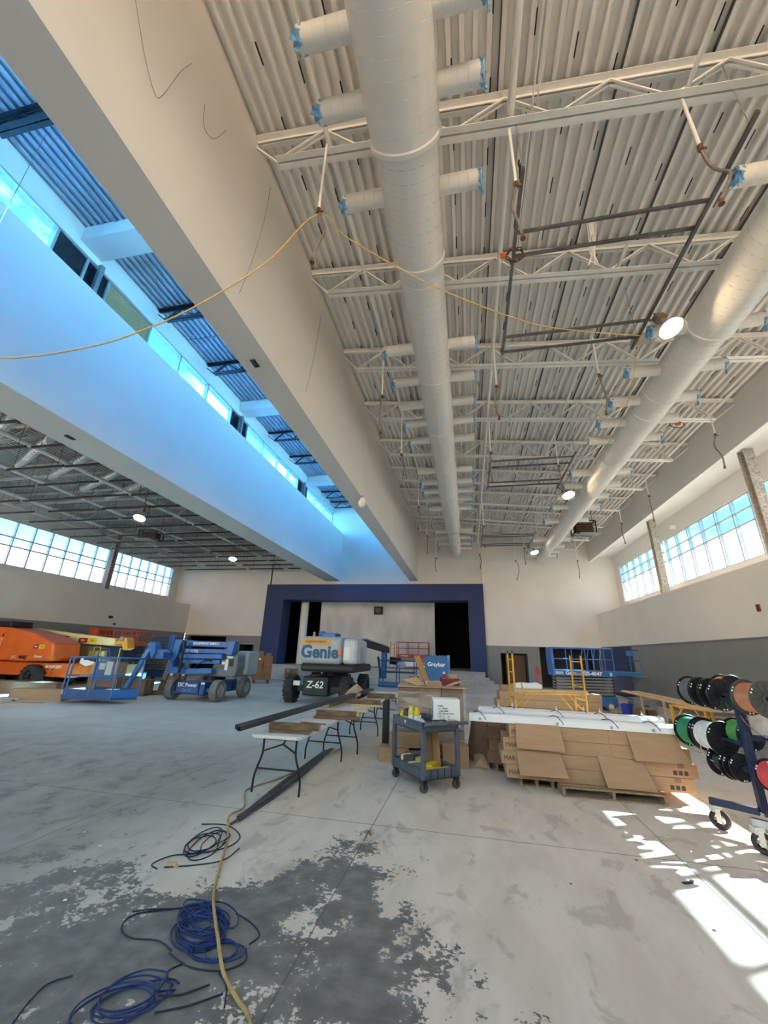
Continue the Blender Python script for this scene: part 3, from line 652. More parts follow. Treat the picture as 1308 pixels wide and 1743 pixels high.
for lab, pts in (('thin wire hanging in a V on the near part of the white bulkhead', [(-3.41, 1.6, 8.75), (-3.41, 1.9, 8.27), (-3.41, 2.12, 8.06), (-3.41, 2.2, 8.2), (-3.41, 2.3, 8.95), (-3.41, 2.4, 9.4)]),
                 ('short looped wire on the white bulkhead below the nearest joist end', [(-3.41, 2.75, 9.2), (-3.41, 2.83, 8.86), (-3.41, 3.03, 8.95), (-3.41, 3.2, 9.5)]),
                 ('long loose wire hanging down the white bulkhead by the yellow rope', [(-3.41, 4.5, 10.3), (-3.38, 4.45, 9.2), (-3.40, 4.36, 8.1), (-3.40, 4.22, 7.25)]),
                 ('second loose wire hanging down the white bulkhead farther along', [(-3.41, 7.4, 10.0), (-3.38, 7.2, 8.6), (-3.40, 7.0, 7.4)])):
    tag(MB().tube(catm(pts), .004, 5).build('loose_wire', WIRE), lab, 'wire')
tag(MB().tube(catm([(-7.2, 3.1, 10.6), (-7.22, 3.1, 8), (-7.25, 3.1, 5.6), (-7.27, 3.1, 4.3)]), .005, 4).build('loose_wire', WIRE), 'thin wire hanging in front of the blue-lit left bulkhead', 'wire')
HOLE = M('black_device_plate', (.015, .015, .016), .6)
for nm, lab, c, d, m_ in (('fire_alarm', 'small dark red fire alarm box on the right ledge wall', (8.28, 13.6, 3.42), (.05, .12, .2), M('alarm_red', (.25, .015, .02), .5)),
                          ('outlet_box', 'upper black outlet box on the left ledge wall', (-21.98, 21.7, 3.5), (.05, .3, .14), HOLE), ('outlet_box', 'lower black outlet box on the left ledge wall', (-21.98, 22.1, 3.1), (.05, .16, .12), HOLE),
                          ('outlet_box', 'small dark outlet box under the main bulkhead', (-3.75, 5.45, 6.94), (.1, .2, .03), HOLE), ('outlet_box', 'small dark outlet box under the blue-lit left bulkhead', (-10.1, 7.3, 6.97), (.12, .24, .03), HOLE),
                          ('stage_wall_box', 'black square box high on the white stage screen wall', (-6.98, 31.9, 5.1), (.7, .2, .62), HOLE)):
    o = thing(nm, lab, 'wall box', c); MB().box((0, 0, 0), d).build('body', m_, o, bevel=.008)
    MB().box((0, -d[1] * .2, -d[2] * .55 if d[2] < .06 else 0), [q * .55 if i != min(range(3), key=lambda k: d[k]) else q * 1.25 for i, q in enumerate(d)]).build('cover', M('device_cover', (.05, .04, .04), .4), o)
o = thing('white_bag', 'small crumpled white bag taped under the far end of the main bulkhead', 'bag', (-3.40, 12.3, 6.75))
m = MB(); m.lathe([(.01, -.2), (.1, -.15), (.15, -.02), (.09, .1), (.03, .18)], (0, 0, 0), (0, 0, 1), 10)
m.v = [(x + random.uniform(-.02, .02), y + random.uniform(-.02, .02), z) for x, y, z in m.v]; m.build('bag', PAPER, o, smooth=True)
MB().cyl((0, 0, .16), (0, 0, .24), .02, 8).build('tie', WIRE, o)
# white flexible duct standing in the dark stage wing
m = MB(); m.lathe([(.30 + (.02 if i % 2 else 0), .9 + 4.7 * i / 60) for i in range(61)], (-12.75, 30.6, 0), (0, 0, 1), 18)
tag(m.build('stage_flex_duct', PAPER, smooth=True), 'white ribbed vertical duct in the dark stage wing', 'duct')

# ================================================================ MACHINES
def wheel(par, loc, r, w, tyre, rim, lugs=False, rz=0, name='wheel'):
    m = MB(); h = w / 2
    m.lathe([(r * .55, -h * .9), (r * .9, -h), (r, -h * .7), (r, h * .7), (r * .9, h), (r * .55, h * .9)], (0, 0, 0), (1, 0, 0), 28)
    if lugs:
        for i in range(18):
            for s in (-1, 1):
                a = 2 * PI * (i + (.5 if s > 0 else 0)) / 18; mt = Matrix.Rotation(a, 3, 'X') @ Matrix.Rotation(s * .5, 3, 'Z')
                m.box(Matrix.Rotation(a, 3, 'X') @ Vector((s * h * .48, 0, r * 1.01)), (h * 1.05, r * .13, r * .07), mat=mt)
    o = m.build(name, tyre, par, smooth=True, loc=loc, rz=rz)
    m = MB()
    for s in (-1, 1): m.lathe([(r * .56, s * h * .86), (r * .5, s * h * .6), (r * .2, s * h * .55), (r * .17, s * h * .75), (.001, s * h * .75)], (0, 0, 0), (1, 0, 0), 20)
    m.build('rim', rim, o, smooth=True)
    m = MB()
    for i in range(6):
        a = i * PI / 3
        for s in (-1, 1): m.cyl((s * h * .55, r * .34 * math.cos(a), r * .34 * math.sin(a)), (s * h * .68, r * .34 * math.cos(a), r * .34 * math.sin(a)), r * .04, 6)
    m.build('lug_nuts', GALV, o); return o
def rails(par, pts, zs, r, mat, nm='rail', closed=True):
    for z in zs:
        m = MB(); m.tube([(x, y, z) for x, y in pts], r, 8, closed); m.build(nm, mat, par, smooth=True)
def posts(par, pts, z0, z1, r, mat):
    for x, y in pts: MB().tube([(x, y, z0), (x, y, z1)], r, 8).build('post', mat, par, smooth=True)

# ---- grey and black articulated boom, back towards us
z = thing('boom_lift', 'grey boom lift with big blue lettering on its hood and chunky black tyres', 'boom lift', (-5.65, 16.9, 0), 0)
for x in (-1.1, 1.1):
    for y in (-1.25, 1.3): wheel(z, (x, y, .48), .48, .36, TYRE, BLKS, True)
MB().b2((-.56, -1.55, .28), (.46, 1.6, .95)).build('chassis', BLKS, z, bevel=.05)
MB().bar((-1, -1.25, .5), (1, -1.25, .5), .2).bar((-1, 1.3, .5), (1, 1.3, .5), .2).build('axle', BLKS, z)
text('Z-62', .34, (-.06, -1.57, .66), FRONT, LETW, z, shear=.15, bold=.006)
MB().b2((-.95, -1.58, .62), (-.66, -1.5, .78)).build('white_sticker', PAPER, z)
MB().cyl((.3, -.2, .93), (.3, -.2, 1.16), .55, 24).build('turntable', BLKS, z)
MB().b2((-.62, -1.78, 1.13), (1.52, .9, 1.42)).build('counterweight', BLKS, z, bevel=.09)
MB().b2((-.64, -1.82, 1.40), (1.0, -.1, 2.40)).build('engine_hood', LGREY, z, bevel=.16, seg=4)
MB().b2((.98, -1.74, 1.42), (1.56, -.1, 2.34)).build('side_cowl', M('lift_pale_grey', (.52, .54, .56), .4, spec=.5), z, bevel=.14, seg=4)
text('Genie', .62, (.12, -1.825, 1.82), FRONT, LETB, z, sx=1.0, ext=.006, bold=.022)
MB().prism([(-.1 - .42 + .13 * math.cos(a), 2.2 + .115 * math.sin(a)) for a in [PI / 2 + i * PI / 8 for i in range(9)]] + [(.42 + .13 * math.cos(a), 2.2 + .115 * math.sin(a)) for a in [-PI / 2 + i * PI / 8 for i in range(9)]], -1.832, -1.815).build('oval_sign', M('amber_sign', (.62, .33, .06), .5), z)
text('EQUIPMENT DEPOT', .095, (-.05, -1.836, 2.2), FRONT, M('brown_print', (.16, .08, .03)), z)
MB().b2((.78, -1.83, 1.72), (.96, -1.81, 1.94)).build('orange_sticker', ORANGE, z)
MB().b2((1.54, -1.25, 1.52), (1.575, -.75, 2.08)).build('control_door', LGREY, z, bevel=.01)
MB().b2((1.06, -1.752, 1.58), (1.3, -1.735, 2.04)).build('white_sticker', PAPER, z)
MB().b2((-.05, -1.2, 2.38), (.5, -.5, 2.56)).build('boom_elbow', GBLUE, z, bevel=.03)
MB().cyl((-.2, -1.1, 2.5), (.0, -1.1, 2.5), .12, 14).build('boom_pivot', GBLUE, z, smooth=True)
MB().lathe([(.001, 2.6), (.05, 2.58), (.06, 2.42), (.06, 2.38)], (-.42, -1.1, 0), (0, 0, 1), 12).build('beacon', M('amber_beacon', (.5, .2, .05), .3), z, smooth=True)
MB().bar((1.35, .1, 2.24), (1.75, 3.4, 2.0), .2, .26).build('main_boom', BLKS, z, bevel=.02)
MB().bar((1.32, .1, 2.42), (1.72, 3.3, 2.17), .22, .05).build('boom_cover', LGREY, z)
MB().bar((1.68, 2.9, 1.95), (1.68, 2.9, .75), .22, .32).build('jib_link', GBLUE, z, bevel=.02)
MB().bar((1.4, 2.8, 1.7), (1.55, 2.9, .75), .09, .12).build('jib_cylinder', DBLUE, z)
MB().cyl((1.95, 3.0, 1.55), (2.45, 3.0, 1.5), .17, 14).build('rotator', BLKS, z, smooth=True)
b = MB().b2((1.55, 2.2, .42), (3.25, 3.15, .5)).build('basket', DBLUE, z, bevel=.02)
bp = [(1.6, 2.25), (3.2, 2.25), (3.2, 3.1), (1.6, 3.1)]
rails(b, bp, (1.55, 1.05), .022, DBLUE); posts(b, bp + [(2.4, 2.25), (2.4, 3.1)], .5, 1.55, .022, DBLUE)
MB().b2((1.57, 2.22, .5), (3.23, 2.25, .66)).build('toe_board', GBLUE, b)
MB().lathe([(.05, 0), (.2, .06), (.24, .2), (.1, .34), (.01, .36)], (2.5, 2.9, 1.2), (0, 0, 1), 12).build('bagged_controls', M('clear_bag', (.5, .53, .58), .25), b, smooth=True)
for i, (x, y) in enumerate(((-.95, -.4),)):
    MB().b2((-1.55, .6, 1.0), (-.7, 1.5, 1.3)).build('hose_tray', GALV, z, bevel=.02)

# ---- blue boom lift whose folded booms lie across, its platform lowered on the left
q = thing('boom_lift', 'blue boom lift with folded arms, grey tyres and a lowered blue work platform', 'boom lift', (-10.05, 15.35, 0), 0)
for x, y in ((-.93, -.95), (.93, -.95), (-.93, .85), (.95, .85)): wheel(q, (x, y, .375), .375, .28, TYREG, M('pale_rim', (.33, .32, .30), .6))
MB().b2((-.52, -1.15, .22), (.5, 1.1, .66)).build('chassis', DBLUE, q, bevel=.04)
MB().b2((-.62, -1.22, .25), (.3, -1.08, .64)).build('bumper_plate', DBLUE, q, bevel=.03)
text('DC Power', .18, (-.16, -1.225, .54), FRONT, LETW, q, bold=.003); text('D6107', .15, (-.16, -1.225, .36), FRONT, M('dull_lettering', (.2, .28, .42)), q)
for y in (-.95, .85): MB().bar((-.9, y, .37), (.9, y, .37), .14).build('axle', DBLUE, q)
MB().b2((.48, -.45, .26), (.62, .45, .68)).build('battery_box', GBLUE, q, bevel=.02); text('Genie', .13, (.626, 0, .46), RIGHT, M('dull_lettering', (.2, .28, .42)), q)
MB().cyl((.1, 0, .64), (.1, 0, .82), .42, 20).build('turntable', BLKS, q)
MB().b2((.36, -1.17, .575), (.5, -1.155, .64)).build('white_sticker', PAPER, q)
prof = [(.50, .84), (1.44, .84), (1.52, 1.2), (1.48, 1.62), (.98, 1.66), (.72, 1.58), (.48, 1.32)]
MB().prism(prof, -.82, .25).build('turret_cowl', DGREY, q, bevel=.06, seg=3)
MB().b2((1.12, -.3, .9), (1.62, .6, 1.78)).build('counterweight', LGREY, q, bevel=.1, seg=3)
text('Genie', .2, (.72, -.826, 1.18), FRONT, M('embossed_grey', (.11, .12, .125)), q)
MB().b2((1.16, -.835, 1.22), (1.33, -.81, 1.48)).build('control_panel', BLKS, q)
MB().b2((1.0, -.84, 1.08), (1.12, -.81, 1.46)).b2((.86, -.84, 1.28), (.98, -.81, 1.38)).b2((1.05, -.84, 1.5), (1.28, -.81, 1.58)).build('white_sticker', PAPER, q)
pl = [(-1.2, .88), (-.72, .92), (-.68, 1.1), (-.95, 1.12), (-1.02, 1.3), (-.9, 1.42), (-.84, 1.7), (-.8, 1.96), (-.72, 2.12), (-1.05, 2.12)]
MB().prism(pl, -1.2, -1.1).build('riser_plate', GBLUE, q, bevel=.01); MB().prism(pl, -.6, -.5).build('riser_plate', GBLUE, q, bevel=.01)
m = MB()
for zz in (1.0, 1.25, 1.5, 1.75, 1.98): m.cyl((-1.05, -1.1, zz), (-1.05, -.6, zz), .10, 12)
m.build('pivot_pins', DBLUE, q, smooth=True)
for nm, a, bq, h, dy in (('main_boom', (-.95, 2.0), (1.3, 1.98), .20, -.9), ('second_boom', (-.85, 1.72), (1.1, 1.74), .16, -.85), ('upper_riser_arm', (-.85, 1.52), (.95, 1.56), .17, -.95), ('middle_riser_arm', (-.8, 1.34), (.8, 1.36), .15, -.8), ('lower_riser_arm', (-.75, .98), (.62, 1.04), .19, -.95)):
    MB().bar((a[0], dy, a[1]), (bq[0], dy, bq[1]), h, .24, (0, 1, 0)).build(nm, GBLUE, q, bevel=.015)
MB().prism([(1.12, 1.62), (1.34, 1.62), (1.42, 2.12), (1.1, 2.12)], -1.05, -.75).build('boom_knuckle', GBLUE, q, bevel=.015)
text('EQUIPMENT DEPOT', .125, (.18, -1.024, 2.0), FRONT, LETW, q, bold=.003); text('Z-45/25J', .15, (-.4, -.975, 1.72), FRONT, LETW, q)
MB().cyl((-.57, -1.28, .95), (-.57, -1.28, 2.0), .05, 12).cyl((-.57, -1.28, 1.9), (-.57, -1.28, 2.06), .075, 12).build('lift_cylinder', BLKS, q, smooth=True)
MB().tube(catm([(-.2, -1.0, 1.05), (.0, -1.05, 1.25), (.25, -1.0, 1.4), (.5, -.95, 1.38)]), .018, 6).build('hose', BLKS, q)
MB().prism([(-1.55, 1.42), (-1.02, 1.42), (-1.02, 1.66), (-1.2, 1.74), (-1.52, 1.74)], -1.75, -1.35).build('jib_bracket', GBLUE, q, bevel=.02)
for dx in (0, .2): MB().bar((-1.55 - dx * .9, -1.7, 1.95 - dx * .35 if dx == 0 else 1.72), (-2.25 + dx * .2, -1.85, .28), .13, .16, (0, 1, 0)).build('jib_arm', GBLUE if dx else M('lift_blue_light', (.10, .24, .52), .45), q, bevel=.012)
MB().prism([(-1.72, 1.92), (-1.5, 2.02), (-1.36, 1.96), (-1.3, 1.62), (-1.42, 1.4), (-1.52, 1.6)], -1.85, -1.55).build('jib_knuckle', GBLUE, q, bevel=.02)
P = [(-3.5, -3.15), (-3.05, -3.42), (-1.55, -3.1), (-1.12, -2.45), (-3.1, -2.3)]
b = MB().prism(P, .12, .2, 2).build('platform', DBLUE, q, bevel=.015)
rails(b, P, (1.42, .83), .024, GBLUE); posts(b, P + [(-2.3, -3.26)], .2, 1.42, .024, GBLUE)
for i in range(4):
    a_, c_ = Vector((*P[i], .32)), Vector((*P[i + 1], .32)); MB().bar(a_, c_, .02, .24).build('toe_board', GBLUE if i == 2 else DBLUE, b)
MB().box((-2.0, -3.17, 1.02), (.62, .03, .62), .21).build('control_backboard', DBLUE, b)
MB().box((-2.08, -3.205, 1.16), (.2, .01, .2), .21).box((-1.85, -3.155, 1.1), (.22, .01, .42), .21).build('sticker', M('grey_sticker', (.42, .46, .42)), b)
MB().box((-2.1, -3.21, .32), (.42, .02, .16), .21).box((-3.3, -3.31, .32), (.22, .02, .14), -.5).build('sticker', M('grey_sticker', (.42, .46, .42)), b)
MB().box((-2.6, -3.2, 1.36), (.42, .16, .16), .21).build('control_box', BLKS, b, bevel=.02)
MB().add([(-2.9, -3.32, 1.45), (-2.4, -3.22, 1.44), (-2.42, -3.25, 1.22), (-2.62, -3.33, 1.14), (-2.88, -3.36, 1.24)], [(0, 1, 2, 3, 4)]).build('paper_sheet', PAPER, b)
MB().tube([(-2.3, -3.28, 1.42), (-2.28, -3.28, 1.62), (-2.18, -3.26, 1.7), (-2.0, -3.2, 1.7), (-1.94, -3.18, 1.6), (-1.94, -3.18, 1.42)], .02, 8).build('grab_bar', DBLUE, b, smooth=True)
o = thing('open_carton', 'small white open carton lying in the blue lowered work platform', 'box', (-11.85, 12.5, .2), .3)
MB().b2((-.18, -.13, 0), (.18, .13, .02)).b2((-.18, .11, .02), (.18, .13, .24)).b2((-.18, -.13, .02), (-.16, .13, .24)).b2((.16, -.13, .02), (.18, .13, .24)).build('body', PAPER, o)
MB().box((.26, 0, .2), (.16, .24, .012)).build('flap', PAPER, o)

# ---- orange boom lift at the left edge
j = thing('boom_lift', 'bright orange boom lift with a rounded sloping hood at the left edge', 'boom lift', (-19.4, 15.6, 0), 0)
hood = [(-2.4, 1.05), (.18, 1.05), (1.62, 1.1), (1.74, 1.24), (1.62, 1.84), (1.2, 1.98), (.5, 2.22), (-1.1, 2.47), (-2.4, 2.5)]
MB().prism(hood, -.6, .75).build('engine_hood', ORANGE, j, bevel=.12, seg=4)
MB().b2((-2.3, -.2, .45), (2.42, 1.0, 1.02)).build('chassis', ORANGE, j, bevel=.05)
MB().b2((-2.3, -.1, .9), (1.2, .9, 1.1)).build('turntable', BLKS, j)
for x in (.75, -2.1):
    for y in (-.45, 1.15): wheel(j, (x, y, .46), .46, .36, TYRE, BLKS, True, PI / 2)
MB().b2((-1.3, -.63, 1.1), (-1.27, -.6, 2.2)).build('door_gap', BLKS, j)
MB().b2((-2.2, -.66, 1.62), (-1.2, -.58, 2.05)).build('hood_scoop', M('orange_scoop', (.80, .24, .08), .4), j, bevel=.1, seg=3)
def sticker(par, x, y, zc, w, h, left, right, rgt_mat):
    MB().b2((x - w / 2, y, zc - h / 2), (x, y + .01, zc + h / 2)).build('sticker', M('sign_dark_red', (.40, .02, .03)), par); MB().b2((x, y, zc - h / 2), (x + w * .5, y + .01, zc + h / 2)).build('sticker', rgt_mat, par)
    text(left, h * .55, (x - w * .26, y - .004, zc), FRONT, LETW, par); text(right, h * .45, (x + w * .26, y - .004, zc), FRONT, INK, par)
sticker(j, .9, -.62, 1.68, .62, .17, 'Ohio', 'CAT', YELB)
text('460SJ', .2, (.15, -.615, 1.22), FRONT, INK, j, shear=.2, bold=.004); text('JLG', .16, (-.32, -.615, 1.22), FRONT, LETW, j, shear=.2); text('Power', .17, (.98, -.615, 1.28), FRONT, LETW, j, shear=.3)
text('BOOM LIFT', .17, (1.5, -.215, .86), FRONT, LETW, j, shear=.15, bold=.004)
for i in range(4): MB().cyl((1.2 + .3 * (i % 2), -.22, .6 + .14 * (i // 2)), (1.2 + .3 * (i % 2), -.2, .6 + .14 * (i // 2)), .025, 8).build('bolt', BLKS, j)
MB().b2((-2.6, -.5, 2.48), (-1.2, .5, 2.75)).build('boom_rest', BLKS, j, bevel=.05)
# ---- cream boom lying behind it
y = thing('boom_lift', 'cream boom lift whose long tapering arm lies behind the orange lift', 'boom lift', (-18.6, 18.0, 0), 0)
MB().prism([(-3.2, 1.84), (-1.3, 1.72), (-1.05, 1.9), (1.95, 1.8), (1.9, 2.14), (-1.3, 2.38), (-3.2, 2.55)], -.95, -.45).build('main_boom', CREAM, y, bevel=.04)
MB().prism([(1.7, 1.8), (2.3, 2.2), (2.55, 2.18), (2.72, 1.72), (2.5, 1.62), (2.3, 1.95), (1.9, 1.82)], -.95, -.5).build('boom_tip', M('amber_paint', (.8, .36, .05), .4), y, bevel=.02)
MB().cyl((2.3, -1.0, 2.12), (2.3, -.4, 2.12), .12, 14).build('tip_roller', GALV, y, smooth=True)
MB().b2((-1.6, -.5, .95), (.1, .6, 1.74)).build('body_panel', TAN, y, bevel=.04)
MB().b2((.2, -.6, 1.0), (1.1, .3, 1.55)).build('control_cabinet', CREAM, y, bevel=.05); MB().b2((1.2, -.5, 1.25), (2.1, .4, 1.78)).build('dark_cabinet', NAVS, y, bevel=.03)
MB().b2((-2.0, -.5, .35), (2.2, 1.0, .95)).build('chassis', CREAM, y, bevel=.04)
for x in (-1.6, 1.8):
    for yy in (-.55, 1.05): wheel(y, (x, yy, .45), .45, .34, TYRE, BLKS, False, PI / 2)
MB().tube([(.6, -.7, 1.3), (.6, -.7, 1.72), (.95, -.7, 1.74), (1.0, -.7, 1.3)], .03, 8).tube([(2.1, -.7, 1.0), (2.1, -.7, 1.7), (2.5, -.7, 1.72)], .03, 8).build('yellow_guard', M('guard_yellow', (.62, .5, .06), .5), y, smooth=True)
text('HI-LIFT', .34, (-1.35, -.957, 2.1), (PI / 2, .1, 0), INK, y, shear=.15, bold=.006)
sticker(y, .35, -.965, 2.02, 1.05, .22, 'Ohio', 'CAT', YELB)

# ---- scissor lifts
def scissor(name, label, loc, rz, col, ln, wd, zd, zr, stack, base, ext=0, nv=3, gate=True):
    s = thing(name, label, 'scissor lift', loc, rz)
    MB().b2((-ln / 2, -wd / 2, zd - .22), (ln / 2, wd / 2, zd)).build('platform_deck', col, s, bevel=.015)
    pts = [(-ln / 2 + .03, -wd / 2 + .03), (ln / 2 - .03, -wd / 2 + .03), (ln / 2 - .03, wd / 2 - .03), (-ln / 2 + .03, wd / 2 - .03)]
    rails(s, pts, (zr, (zr + zd) / 2), .022, col); posts(s, pts + [(-ln / 2 + ln * (i + 1) / nv, t * (wd / 2 - .03)) for i in range(nv - 1) for t in (-1, 1)], zd, zr, .022, col)
    if ext:
        MB().b2((ln / 2, -wd / 2 + .05, zd - .14), (ln / 2 + ext, wd / 2 - .05, zd)).build('extension_deck', col, s)
        p2 = [(ln / 2, -wd / 2 + .06), (ln / 2 + ext, -wd / 2 + .06), (ln / 2 + ext, wd / 2 - .06), (ln / 2, wd / 2 - .06)]
        rails(s, p2, (zr - .02, (zr + zd) / 2), .02, DBLUE if col is not RED else RED); posts(s, p2[1:3], zd, zr, .02, col)
    L2 = ln * .9; n = stack; z0 = base + .02; h = (zd - .24 - z0) / n
    for t in (-1, 1):
        for i in range(n):
            zz = z0 + h * (i + .5); MB().bar((-L2 / 2, t * wd * .33, zz - h * .22), (L2 / 2, t * wd * .33, zz + h * .22), .05, h * .62, (0, 1, 0)).bar((-L2 / 2, t * wd * .27, zz + h * .22), (L2 / 2, t * wd * .27, zz - h * .22), .05, h * .62, (0, 1, 0)).build('scissor_arm', M('scissor_arm_grey', (.24, .24, .25), .55), s)
    for i in range(n + 1): MB().cyl((-L2 / 2, -wd * .36, z0 + h * i * .98 + .03), (-L2 / 2, wd * .36, z0 + h * i * .98 + .03), .03, 8).cyl((L2 / 2, -wd * .36, z0 + h * i * .98 + .03), (L2 / 2, wd * .36, z0 + h * i * .98 + .03), .03, 8).build('pivot_pin', BLKS, s)
    MB().b2((-ln / 2 + .05, -wd / 2 + .06, .14), (ln / 2 - .05, wd / 2 - .06, base)).build('base', col if col is not RED else LGREY, s, bevel=.03)
    for x in (-1, 1):
        for t in (-1, 1): wheel(s, (x * (ln / 2 - .35), t * (wd / 2 - .06), .17), .17, .11, TYREG, PAPER, False, PI / 2)
    return s
g = scissor('scissor_lift', 'blue scissor lift parked before the dark right-hand opening', (4.55, 19.0, 0), 0, GBLUE, 2.35, 1.15, 1.44, 2.3, 6, .5, .95)
for x in (-.05, .18, .42, .65): MB().tube([(x, -.5, 1.44), (x, -.5, 1.86), (x + .1, -.5, 2.28)], .02, 8).build('gate_bar', GBLUE, g, smooth=True)
text('GS-4047', .2, (.3, -.582, 1.33), FRONT, LETW, g, bold=.006); text('Genie', .17, (-.5, -.582, 1.33), FRONT, LETW, g, bold=.004); text('B', .16, (.98, -.582, 1.33), FRONT, LETW, g, bold=.006)
MB().b2((-1.1, -.585, 1.28), (-.8, -.575, 1.38)).build('sticker', M('grey_sticker', (.42, .46, .42)), g)
MB().b2((-1.2, -.58, 1.44), (-1.1, .58, 2.32)).build('end_gate', GBLUE, g, bevel=.02); MB().b2((1.7, -.5, 2.05), (1.95, -.4, 2.24)).build('control_box', GBLUE, g, bevel=.02)
r = scissor('scissor_lift', 'red scissor lift with red rails standing on the stage', (-3.85, 29.6, .9), 0, RED, 2.3, .85, .95, 1.75, 5, .42)
text('SKYJACK', .13, (-.55, -.43, .84), FRONT, LETW, r); text('SJ-3219', .13, (.35, -.43, .84), FRONT, LETW, r)
MB().b2((-.95, -.44, .16), (.35, -.4, .46)).build('white_panel', PAPER, r)
b = scissor('scissor_lift', 'dark red-orange scissor lift with raised rails behind the cream boom', (-18.9, 19.95, 0), 0, REDO, 2.7, 1.1, 2.05, 2.62, 7, .5, 0, 5)
MB().b2((-1.9, -.6, 1.95), (-1.33, .6, 2.72)).build('end_panel', REDO, b, bevel=.02)
for x in (-.6, .2, .9): MB().tube([(x, -.52, 2.05), (x, -.52, 2.62), (x + .25, -.52, 2.66), (x + .3, -.52, 2.05)], .02, 8).build('gate_bar', REDO, b, smooth=True)
b2 = scissor('scissor_lift', 'blue scissor lift with railings far behind, by the left back corner', (-18.3, 22.6, 0), 0, DBLUE, 2.5, 1.1, 1.6, 2.38, 6, .5, 0, 4)
MB().b2((.6, -.62, 1.6), (.95, -.5, 2.5)).build('control_cabinet', GBLUE, b2, bevel=.03)

# ---- wheeled brown job boxes
def jobbox(label, loc, rz, w, d, h):
    g = thing('job_box', label, 'job box', loc, rz)
    MB().b2((-w / 2, -d / 2, .2), (w / 2, d / 2, h)).build('body', BROWNP, g, bevel=.015)
    for s in (-1, 1): MB().b2((s * w / 4 - w / 4 + .015, -d / 2 - .02, .24), (s * w / 4 + w / 4 - .015, -d / 2, h - .05)).build('door', BROWNP, g, bevel=.006)
    MB().b2((-.05, -d / 2 - .05, h * .55), (-.02, -d / 2 - .02, h * .75)).b2((.1, -d / 2 - .05, .3), (.13, -d / 2 - .02, .5)).build('latch', BLKS, g)
    MB().b2((-w / 4 - .06, -d / 2 - .03, h * .84), (-w / 4 + .06, -d / 2 - .02, h * .9)).build('sticker', PAPER, g)
    MB().b2((w / 2, -d * .3, h * .55), (w / 2 + .012, d * .3, h * .9)).build('side_recess', M('brown_recess', (.14, .06, .03), .6), g)
    for x in (-1, 1):
        for t in (-1, 1):
            c = MB().bar((x * (w / 2 - .1), t * (d / 2 - .08), .1), (x * (w / 2 - .1), t * (d / 2 - .08), .2), .05).build('caster', BLKS, g)
            MB().cyl((x * (w / 2 - .1) - .02, t * (d / 2 - .08), .07), (x * (w / 2 - .1) + .02, t * (d / 2 - .08), .07), .07, 14).build('caster_wheel', TYRE, c)
    return g
jobbox('tall brown steel job box on casters left of the blue stage frame', (-12.05, 23.3, 0), .62, 1.0, .72, 1.52)
jobbox('low brown wheeled job box just right of the tall one', (-11.2, 25.6, 0), .4, .8, .5, .75)
for i, (x, yy, w, hh) in enumerate(((-12.3, 23.25, .42, .24), (-11.85, 23.5, .3, .14))):
    o = thing('parts_carton', ('larger', 'smaller')[i] + ' brown carton on top of the tall brown job box', 'box', (x, yy, 1.52), .62)
    MB().b2((-w / 2, -.14, 0), (w / 2, .14, hh)).build('body', CARDD, o, bevel=.01); MB().b2((-w / 2, -.03, hh), (w / 2, .03, hh + .004)).build('tape', CARDL, o)
# welder cart with hoses beside the job box
o = thing('hose_cart', 'small dark cart with coiled hose left of the tall brown job box', 'cart', (-13.0, 22.6, 0), .2)
MB().b2((-.35, -.25, .25), (.35, .25, .75)).build('body', DGREY, o, bevel=.03)
m = MB()
for i in range(5): m.tube([(.05, -.3 - .03 * i, .85)] and [(-.1 + (.22 + .01 * i) * math.cos(t * PI / 8), -.28 - .03 * i, .75 + (.22 + .01 * i) * math.sin(t * PI / 8)) for t in range(16)], .02, 6, True)
m.build('hose_coil', BLKS, o, smooth=True)
for x in (-.3, .3): MB().cyl((x - .03, 0, .12), (x + .03, 0, .12), .12, 14).build('wheel', TYRE, o)
MB().tube([(-.33, .2, .7), (-.5, .2, 1.0), (-.5, -.2, 1.0), (-.33, -.2, .7)], .015, 6).build('handle', BLKS, o)

# ================================================================ FOREGROUND
# ---- white folding tables with lumber and steel on them
def table(label, cx, y0, y1, la, lb):
    t = thing('folding_table', label, 'table', (cx, (y0 + y1) / 2, 0), 0, 'white folding tables')
    ln = y1 - y0; top = [(-.38, -ln / 2 + .06), (-.32, -ln / 2), (.32, -ln / 2), (.38, -ln / 2 + .06), (.38, ln / 2 - .06), (.32, ln / 2), (-.32, ln / 2), (-.38, ln / 2 - .06)]
    MB().prism(top, .695, .74, 2).build('tabletop', PLASTW, t, bevel=.008)
    MB().b2((-.33, -ln / 2 + .15, .672), (-.30, ln / 2 - .15, .695)).b2((.30, -ln / 2 + .15, .672), (.33, ln / 2 - .15, .695)).build('apron_rail', BLKS, t)
    for yy in (la, lb):
        yl = yy - (y0 + y1) / 2; f = MB()
        for s in (-1, 1): f = MB(); f.tube(catm([(s * .25, yl, .70), (s * .25, yl, .48), (s * .31, yl, .30), (s * .345, yl, .16), (s * .345, yl, .0)], 4), .0155, 8); f.build('leg', BLKS, t, smooth=True)
        MB().tube([(-.31, yl, .29), (.31, yl, .29)], .012, 8).build('leg_crossbar', BLKS, t); MB().tube([(-.25, yl, .66), (.25, yl, .66)], .012, 8).build('leg_crossbar', BLKS, t)
        d = .18 if yl < 0 else -.18
        MB().bar((-.25, yl, .5), (0, yl + d * .6, .58), .018).bar((.25, yl, .5), (0, yl + d * .6, .58), .018).bar((0, yl + d * .6, .58), (0, yl + d * 2, .69), .018).build('brace', BLKS, t)
    return t
table('white folding table nearest the camera, with timber blocks and dark track across it', -2.66, 5.75, 8.19, 5.95, 7.87)
table('second white folding table in the row, with kraft-wrapped parts on it', -2.53, 8.24, 10.68, 8.5, 10.36)
